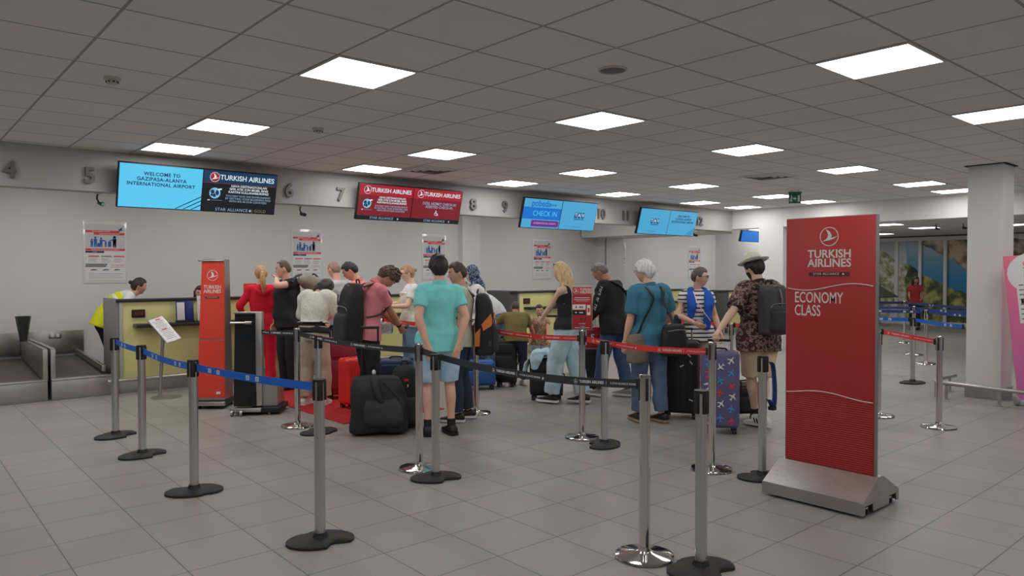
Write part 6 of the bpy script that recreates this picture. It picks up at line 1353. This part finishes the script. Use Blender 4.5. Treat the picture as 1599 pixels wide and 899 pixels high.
shoulder_bag(p, 'black laptop bag behind the right hip of the white haired man', N_black, (.14, -.27, .92), (.36, .13, .34), strap_pts(p, 1, 1, (.15, -.24, 1.07), .045), rz=10, seed=6)
p = person('striped', 'short haired woman in striped top with bright blue scarf', (7.60, 5.32), 158, 1.68, 1.08, True, 'pink', head=(58, 2, 0), hands=((.12, .24, 1.04), (-.26, .10, .90)), poles=((1, -.8, -.3), (-.5, -1, -.2)), hair='short', hairc=(66, 56, 52), top=dict(m=C_stripe, sleeve=.42, fit=.022, sw=.018, hem=-.10), bottom=dict(m=C_beige, fit=.024, leg=1.15), shoes=SH_white)
glasses(p)
B = Blob(); s_ = p['s']; Cc = lambda x, y, z: at_chest(p, x*s_, y*s_, z*s_)
B.limb([Cc(-.09, .02, .165), Cc(-.11, .10, .10), Cc(-.10, .155, .0), Cc(-.08, .165, -.14), Cc(-.07, .16, -.30)], [.036, .05, .058, .05, .045], 14, 5, True, ((1, 0, 0), 1.1, .45))
B.limb([Cc(.09, .02, .165), Cc(.12, .10, .09), Cc(.13, .14, -.02), Cc(.13, .135, -.16)], [.036, .05, .056, .04], 14, 5, True, ((1, 0, 0), 1.1, .45))
B.limb([Cc(-.09, .02, .165), Cc(-.06, -.06, .165), Cc(0, -.08, .16), Cc(.06, -.06, .165), Cc(.09, .02, .165)], [.036]*5, 12); B.fuse('scarf', .009, 3, .5, (C_blue,), p['t'], fold=.007, seed=2, foldscale=1.6)
b = MB(); b.tube([tuple(Cc(x, y, z)) for x, y, z in [(.075, .06, .15), (.07, .17, .02), (.0, .20, -.10), (-.10, .19, -.22)]], .006, mat('lanyard_lilac', ob(170, 150, 190), .7), 8, 4); b.build('lanyard', p['t'])
shoulder_bag(p, 'small dark handbag at the side of the woman in stripes', N_dark, (.25, -.02, 1.0), (.24, .11, .26), [(.22, -.02, 1.1), tuple(Cc(.19, -.02, .05)), tuple(Cc(.12, .0, .17)), tuple(Cc(.19, .05, .03)), (.24, .02, 1.1)], rz=80)
p = person('hat', 'man in straw hat, floral shirt and khaki shorts leaning on a suitcase', (7.12, 4.16), -34, 1.80, 1.05, tone='fair', lean=2, lean2=4, head=(14, 10, 0), hands=((.25, .12, .88), ('w', 6.52, 4.36, .96)), poles=((.5, -1, -.2), (-.5, -.4, -.8)), curl=(.5, 1.1), hair='full', hairc=(30, 24, 22), beard=(34, 28, 26),
           feet=((-.02, -.02), (.02, .16)), footyaw=(24, -30), kneepole=((.3, 1, 0), (-.3, 1, 0)), top=dict(m=C_floral, sleeve=.88, fit=.036, sw=.034, hem=-.15, collar=True, fold=.010), bottom=dict(m=C_khaki, fit=.04, len=.96, name='shorts', fold=.008), shoes=dict(m=L_white, sole=L_sole, stripe=M_black, sock=C_black))
t_ = p['t']; M_straw = mat('straw', ob(202, 182, 156), .85, bump=.4, bscale=180, vary=.06, vscale=30)
b = MB(); b.M = Matrix.Translation(p['HC'](0, -.005, .055)) @ (p['hd'] @ Matrix.Rotation(R(-6), 3, 'X')).to_4x4(); b.M = b.M @ Matrix.Diagonal((1, 1.2, 1, 1))
b.lathe([(.0, .115), (.045, .118), (.068, .108), (.078, .06), (.088, .0), (.13, -.004), (.150, .008), (.150, .012), (.128, .002), (.0, .004)], M_straw, n=40); ho = b.build('straw_hat', t_, 60)
b2 = MB(); b2.M = b.M; b2.lathe([(.0, .002), (.0905, .002), (.0865, .034), (.0, .034)], M_black, n=40); b2.build('hat_band', ho)
def acc_logo(t, bk, d, w, z0, h_):
    b = MB(); b.cyl((w*.12, bk-d*1.20, z0+h_*.40), (w*.12, bk-d*1.27, z0+h_*.40), .018, L_white, n=16); b.build('badge', t)
    b = MB(); b.tube([(0, bk-d*1.05, z0+h_*.55), (0, bk-d*1.1, z0+h_*.7), (0, bk-d*.95, z0+h_*.9)], .006, M_grey, 6, 3); b.build('bungee_cord', t)
backpack(p, 'dark grey backpack on the back of the man in the straw hat', N_grey, N_dark, .33, .52, .24, accents=acc_logo, drop=.03)
person('far', 'distant person in dark red top standing in front of the mural', (22.3, 8.28), 190, 1.50, 1.0, True, 'tan', head=(30, 10, 0), hands=((.1, .26, .92), (-.2, .2, .9)), hair='long', hairc=(40, 30, 28), top=dict(m=C_crimson, sleeve=.6), bottom=dict(m=C_black), shoes=SH_dark, voxel=.009)
# tan shoe tip beside the big sign
t = thing('shoe', 'tan shoe toe poking out beyond the tall red sign', 'shoe', (10.22, 4.34, 0), R(-52))
b = MB(); b.M = Matrix.Rotation(R(0), 4, 'Z'); n = 16; vs = []; prof = [(-.15, .030, .075), (-.12, .038, .095), (-.06, .042, .085), (.0, .045, .06), (.07, .046, .05), (.12, .036, .042), (.15, .018, .03)]
for yy, hw, zt in prof:
    for j in range(n): a = 2*PI*j/n; vs.append((hw*math.cos(a), yy, .012+(zt-.012)/2*(1+math.sin(a))))
b.add(vs, [(k*n+j, k*n+(j+1) % n, (k+1)*n+(j+1) % n, (k+1)*n+j) for k in range(len(prof)-1) for j in range(n)]+[tuple(range(n))[::-1], tuple(range((len(prof)-1)*n, len(prof)*n))], L_tan); b.build('upper', t, 180)
b = MB(); pl = [(-.155, .025), (-.12, .042), (0, .048), (.08, .05), (.13, .038), (.16, .012)]; b.prism([(w_, y_) for y_, w_ in pl]+[(-w_, y_) for y_, w_ in pl[::-1]], 0, .014, M_black); b.build('sole', t)

t = thing('pouch', 'round bright blue pouch on the counter shelf behind the black topped man', 'bag', (13.34, 10.98, .951), R(10))
B = Blob(); B.rings([(Vector((0, 0, .005)), Vector((1, 0, 0)), Vector((0, 1, 0)), .07, .05), (Vector((0, 0, .03)), Vector((1, 0, 0)), Vector((0, 1, 0)), .12, .08), (Vector((0, 0, .13)), Vector((1, 0, 0)), Vector((0, 1, 0)), .13, .085), (Vector((0, 0, .22)), Vector((1, 0, 0)), Vector((0, 1, 0)), .09, .06), (Vector((0, 0, .25)), Vector((1, 0, 0)), Vector((0, 1, 0)), .04, .03)], 18, 4); B.fuse('pouch_body', .008, 3, .5, (C_blue,), t, fold=.005, seed=2, foldscale=1.6)
b = MB(); b.tube([(-.05, 0, .24), (-.03, 0, .29), (.03, 0, .29), (.05, 0, .24)], .008, C_blue, 8, 3); b.build('loop', t)
# ------------------------------------------------------------------ luggage on the floor
def faceto(x, y, a=0): return -math.atan2(x, y)+R(a)
K_burg = mat('case_burgundy', ob(112, 34, 46), .55, bump=.2, bscale=120); K_red = mat('case_red', ob(214, 30, 28), .35, coat=.3); K_black = mat('case_black', (.015, .015, .017, 1), .5, bump=.15, bscale=140); K_blue = mat('case_blue', ob(24, 62, 110), .5); K_navy = mat('case_navy', ob(28, 40, 66), .6)
suitcase('suitcase', 4.62, 8.78, faceto(4.62, 8.78, 12), .40, .26, .80, K_burg, 'burgundy soft suitcase left of the red hard case', soft=True, handle=.10)
suitcase('suitcase', 4.42, 8.05, faceto(4.42, 8.05, 40), .36, .24, .62, K_red, 'bright red hard suitcase on the red carpet', ribs=4, trim=K_red)
t = thing('trolley_bag', 'big black slouching trolley bag with raised pull handle', 'trolley bag', (3.90, 6.60, 0), faceto(3.86, 6.6, -4))
B = Blob(); X, Y = Vector((1, 0, 0)), Vector((0, 1, 0))
B.rings([(Vector((0, 0, .03)), X, Y, .275, .16, .4), (Vector((0, -.0, .06)), X, Y, .30, .18, .4), (Vector((0.01, 0, .28)), X, Y, .295, .175, .4), (Vector((-.01, .01, .45)), X, Y, .275, .15, .45), (Vector((-.03, .03, .555)), X, Y, .24, .11, .5), (Vector((-.04, .03, .585)), X, Y, .20, .07, .6)], 28, 4); B.limb([(-.05, -.05, .60), (-.03, -.13, .50), (.02, -.19, .38), (.10, -.19, .30)], [.02, .03, .035, .02], 10); B.fuse('bag_body', .010, 4, .5, (N_black,), t, fold=.014, seed=8, foldscale=.7)
B = Blob(); B.rings([(Vector((.06, -.17, .10)), X, Y, .18, .05, .6), (Vector((.06, -.20, .16)), X, Y, .20, .05, .6), (Vector((.05, -.185, .30)), X, Y, .19, .045, .6), (Vector((.03, -.16, .37)), X, Y, .15, .03, .6)], 20, 3); B.fuse('front_pocket', .009, 3, .5, (N_dark,), t, fold=.008, seed=2)
b = MB(); b.tube([(-.04, -.02, .61), (-.02, -.16, .52), (.02, -.21, .40)], .007, N_dark, 8, 4); b.tube([(-.04, -.02, .61), (.10, -.14, .50), (.22, -.19, .38)], .006, N_dark, 8, 4); b.tube([(-.05, 0, .61), (-.2, -.12, .40), (-.27, -.1, .15)], .007, N_dark, 8, 4); b.build('zip', t)
b = MB()
for q in (-1, 1): b.cyl((-.10+q*.085, .10, .35), (-.10+q*.085, .10, 1.08), .010, M_black, n=10)
b.box((-.10, .10, 1.08), (.20, .035, .03), M_black, .01); b.build('telescopic_handle', t)
for q in (-1, 1):
    b = MB(); b.cyl((q*.24-.015, .10, .04), (q*.24+.015, .10, .04), .04, M_black, n=16); b.build('wheel', t)
b = MB(); b.ell((-.05, -.03, .63), (.02, .012, .028), L_white, 10); b.build('metal_ring', t)
t = thing('backpack', 'black backpack standing on the floor beside the denim shorts', 'backpack', (4.26, 6.66, 0), faceto(4.2, 6.6, 20))
B = Blob(); B.rings([(Vector((0, 0, .02)), X, Y, .13, .09, .6), (Vector((0, 0, .05)), X, Y, .16, .12, .6), (Vector((0, 0, .36)), X, Y, .155, .12, .6), (Vector((0, .02, .58)), X, Y, .13, .09, .65), (Vector((0, .03, .66)), X, Y, .08, .04, .8)], 22, 4); B.fuse('pack_body', .009, 4, .5, (N_black,), t, fold=.008, seed=5)
B = Blob(); B.rings([(Vector((0, -.11, .05)), X, Y, .11, .03, .6), (Vector((0, -.13, .10)), X, Y, .13, .045, .6), (Vector((0, -.125, .30)), X, Y, .12, .04, .6), (Vector((0, -.11, .34)), X, Y, .10, .02, .6)], 20, 3); B.fuse('front_pocket', .009, 3, .5, (N_dark,), t)
b = MB(); b.tube([(-.04, .04, .65), (-.03, .04, .70), (.03, .04, .70), (.04, .04, .65)], .009, N_dark, 8, 3); b.tube([(.09, .09, .6), (.14, .16, .45), (.12, .15, .2)], 1, N_dark, 8, 3, flat=(.025, .007)); b.build('strap', t)
b = MB(); b.box((-.04, -.125, .52), (.05, .006, .025), K_red, .003); b.box((-.02, -.12, .46), (.012, .006, .03), L_white, .003); b.build('badge', t)
suitcase('suitcase', 4.80, 7.72, faceto(4.8, 7.72, 0), .42, .25, .60, K_navy, 'navy suitcase behind the black trolley bag', soft=True)
suitcase('suitcase', 6.44, 8.16, faceto(6.44, 8.16, 6), .46, .26, .42, K_blue, 'low blue case behind the orange backpack', soft=True, wheels=True)
suitcase('suitcase', 6.90, 8.10, faceto(6.90, 8.10, -12), .30, .24, .70, K_black, 'black suitcase under the left hand of the boy in olive', soft=True)
suitcase('suitcase', 6.56, 6.90, faceto(6.56, 6.9, -8), .42, .26, .54, K_black, 'black cabin suitcase pulled by the blonde woman', soft=True, handle=.54)
t = thing('denim_jacket', 'pale denim jacket draped over the black cabin suitcase', 'jacket', (6.55, 6.90, 0), faceto(6.55, 6.9, -8))
B = Blob(); B.rings([(Vector((.10, -.02, .60)), Y, Vector((-.3, 0, 1)).normalized(), .13, .03, .8), (Vector((.0, -.02, .625)), Y, Vector((0, 0, 1)), .15, .045, .8), (Vector((-.14, -.03, .60)), Y, Vector((.6, 0, 1)).normalized(), .16, .045, .8), (Vector((-.235, -.05, .50)), Y, Vector((1, 0, .5)).normalized(), .14, .035, .8), (Vector((-.265, -.06, .38)), Y, Vector((1, 0, .1)).normalized(), .10, .025, .8)], 20, 4)
B.limb([(-.05, -.13, .63), (-.10, -.18, .55), (-.12, -.175, .44)], [.05, .055, .035], 14, 4, True, ((1, 0, 0), 1.5, .5)); B.limb([(.08, -.10, .63), (.12, -.17, .55), (.13, -.17, .47)], [.05, .05, .03], 14, 4, True, ((1, 0, 0), 1.4, .5))
B.fuse('jacket_body', .009, 4, .5, (C_jeanl,), t, fold=.014, seed=6, foldscale=1.2)
suitcase('suitcase', 7.38, 6.98, faceto(7.38, 6.98, 0), .34, .24, .62, K_black, 'black suitcase between the blonde and the black topped man', handle=.3)
t = thing('paper_bag', 'red carrier bag hanging between the blonde and the man in black', 'bag', (7.22, 6.74, .64), faceto(7.22, 6.7, 10)); b = MB(); b.box((0, 0, .14), (.24, .09, .28), M_sign, .012, 2); b.build('bag_body', t); b = MB(); b.tube([(-.07, 0, .27), (-.05, 0, .40), (.05, 0, .40), (.07, 0, .27)], .005, L_white, 6, 3); b.build('bag_handle', t)
b = MB(); b.text('S', .12, L_white, T3((.02, -.047, .14), (1, 0, 0), (0, 0, 1)), bold=.02); b.box((-.07, -.047, .14), (.02, .004, .2), L_white); b.build('bag_print', t)
tb = suitcase('suitcase', 6.93, 5.06, faceto(6.72, 5.03, -6), .40, .28, .88, K_black, 'large black suitcase between the white haired man and striped woman', ribs=5, handle=.12)
b = MB()
for x, z, a in ((.10, .72, 40), (.12, .64, 50), (.02, .60, -30), (.12, .22, 20), (.05, .80, 15)): b.box((x, -.152, z), (.045, .004, .012), L_white, 0, rot=(0, R(a), 0))
b.build('luggage_stickers', tb)
suitcase('suitcase', 7.42, 4.55, faceto(7.42, 4.55, 30), .44, .26, .40, K_black, 'dark low case behind the aeroplane print suitcase', soft=True)
# aeroplane print suitcase cover
K_print = ramp_mat('print_cover', [(0, ob(58, 58, 86)), (.5, ob(66, 66, 94)), (1, ob(76, 76, 104))], 'NOISE', 6, .7)
PW, PD, PH = .38, .27, .84; px_, py_ = 6.57, 4.32
tp = suitcase('suitcase', px_, py_, faceto(px_, py_, 4), PW, PD, PH, K_print, 'suitcase in a cover printed with aeroplanes, under the hat man\'s hand', handle=.10, trim=mat('piping_peach', ob(150, 96, 84), .6), hm=L_white)
PL_w = mat('print_white', ob(186, 186, 190), .7); PL_r = mat('print_plane_red', ob(176, 40, 52), .7); PL_b = mat('print_plane_blue', ob(50, 112, 170), .7)
def plane_poly(k):
    H_ = [(0, 1.0), (.10, .85), (.12, .35), (.85, -.10), (.85, -.26), (.12, -.05), (.09, -.62), (.34, -.82), (.34, -.94), (0, -.84)]
    return [(x*k, y*k) for x, y in H_]+[(-x*k, y*k) for x, y in H_[-2:0:-1]]
r_ = random.Random(4)
for face in (0, 1, 2, 3):
    b = MB(); w_ = PW if face < 2 else PD
    cells = [(u, v) for v in range(6) for u in range(3 if face < 2 else 2)]
    for n_, (u, v) in enumerate(cells):
        nu = 3 if face < 2 else 2; x = (-.5+(u+.5)/nu)*(w_-.05)+r_.uniform(-.01, .01); z = .13+.125*v+(.05 if u % 2 else 0)+r_.uniform(-.012, .012); k = .062 if (n_ % 3 == 0) else .045; mm = (PL_w, PL_r, PL_b)[(n_*2+v) % 3]; 
        if z > PH-.06: continue
        xm = w_/2-.03-k*.8; x = max(-xm, min(xm, x))
        fr_ = [((x, -PD/2-.0005, z), (1, 0, 0)), ((-x, PD/2+.0005, z), (-1, 0, 0)), ((-PW/2-.0005, -x, z), (0, -1, 0)), ((PW/2+.0005, x, z), (0, 1, 0))][face]
        F = T3(fr_[0], fr_[1], (0, 0, 1)) @ Matrix.Rotation(r_.choice((0, .5, -.6, PI, 2.3, -.2)), 4, 'Z'); b.prism(plane_poly(k), 0, .0015, mm, F)
    b.build('aeroplane_print', tp)
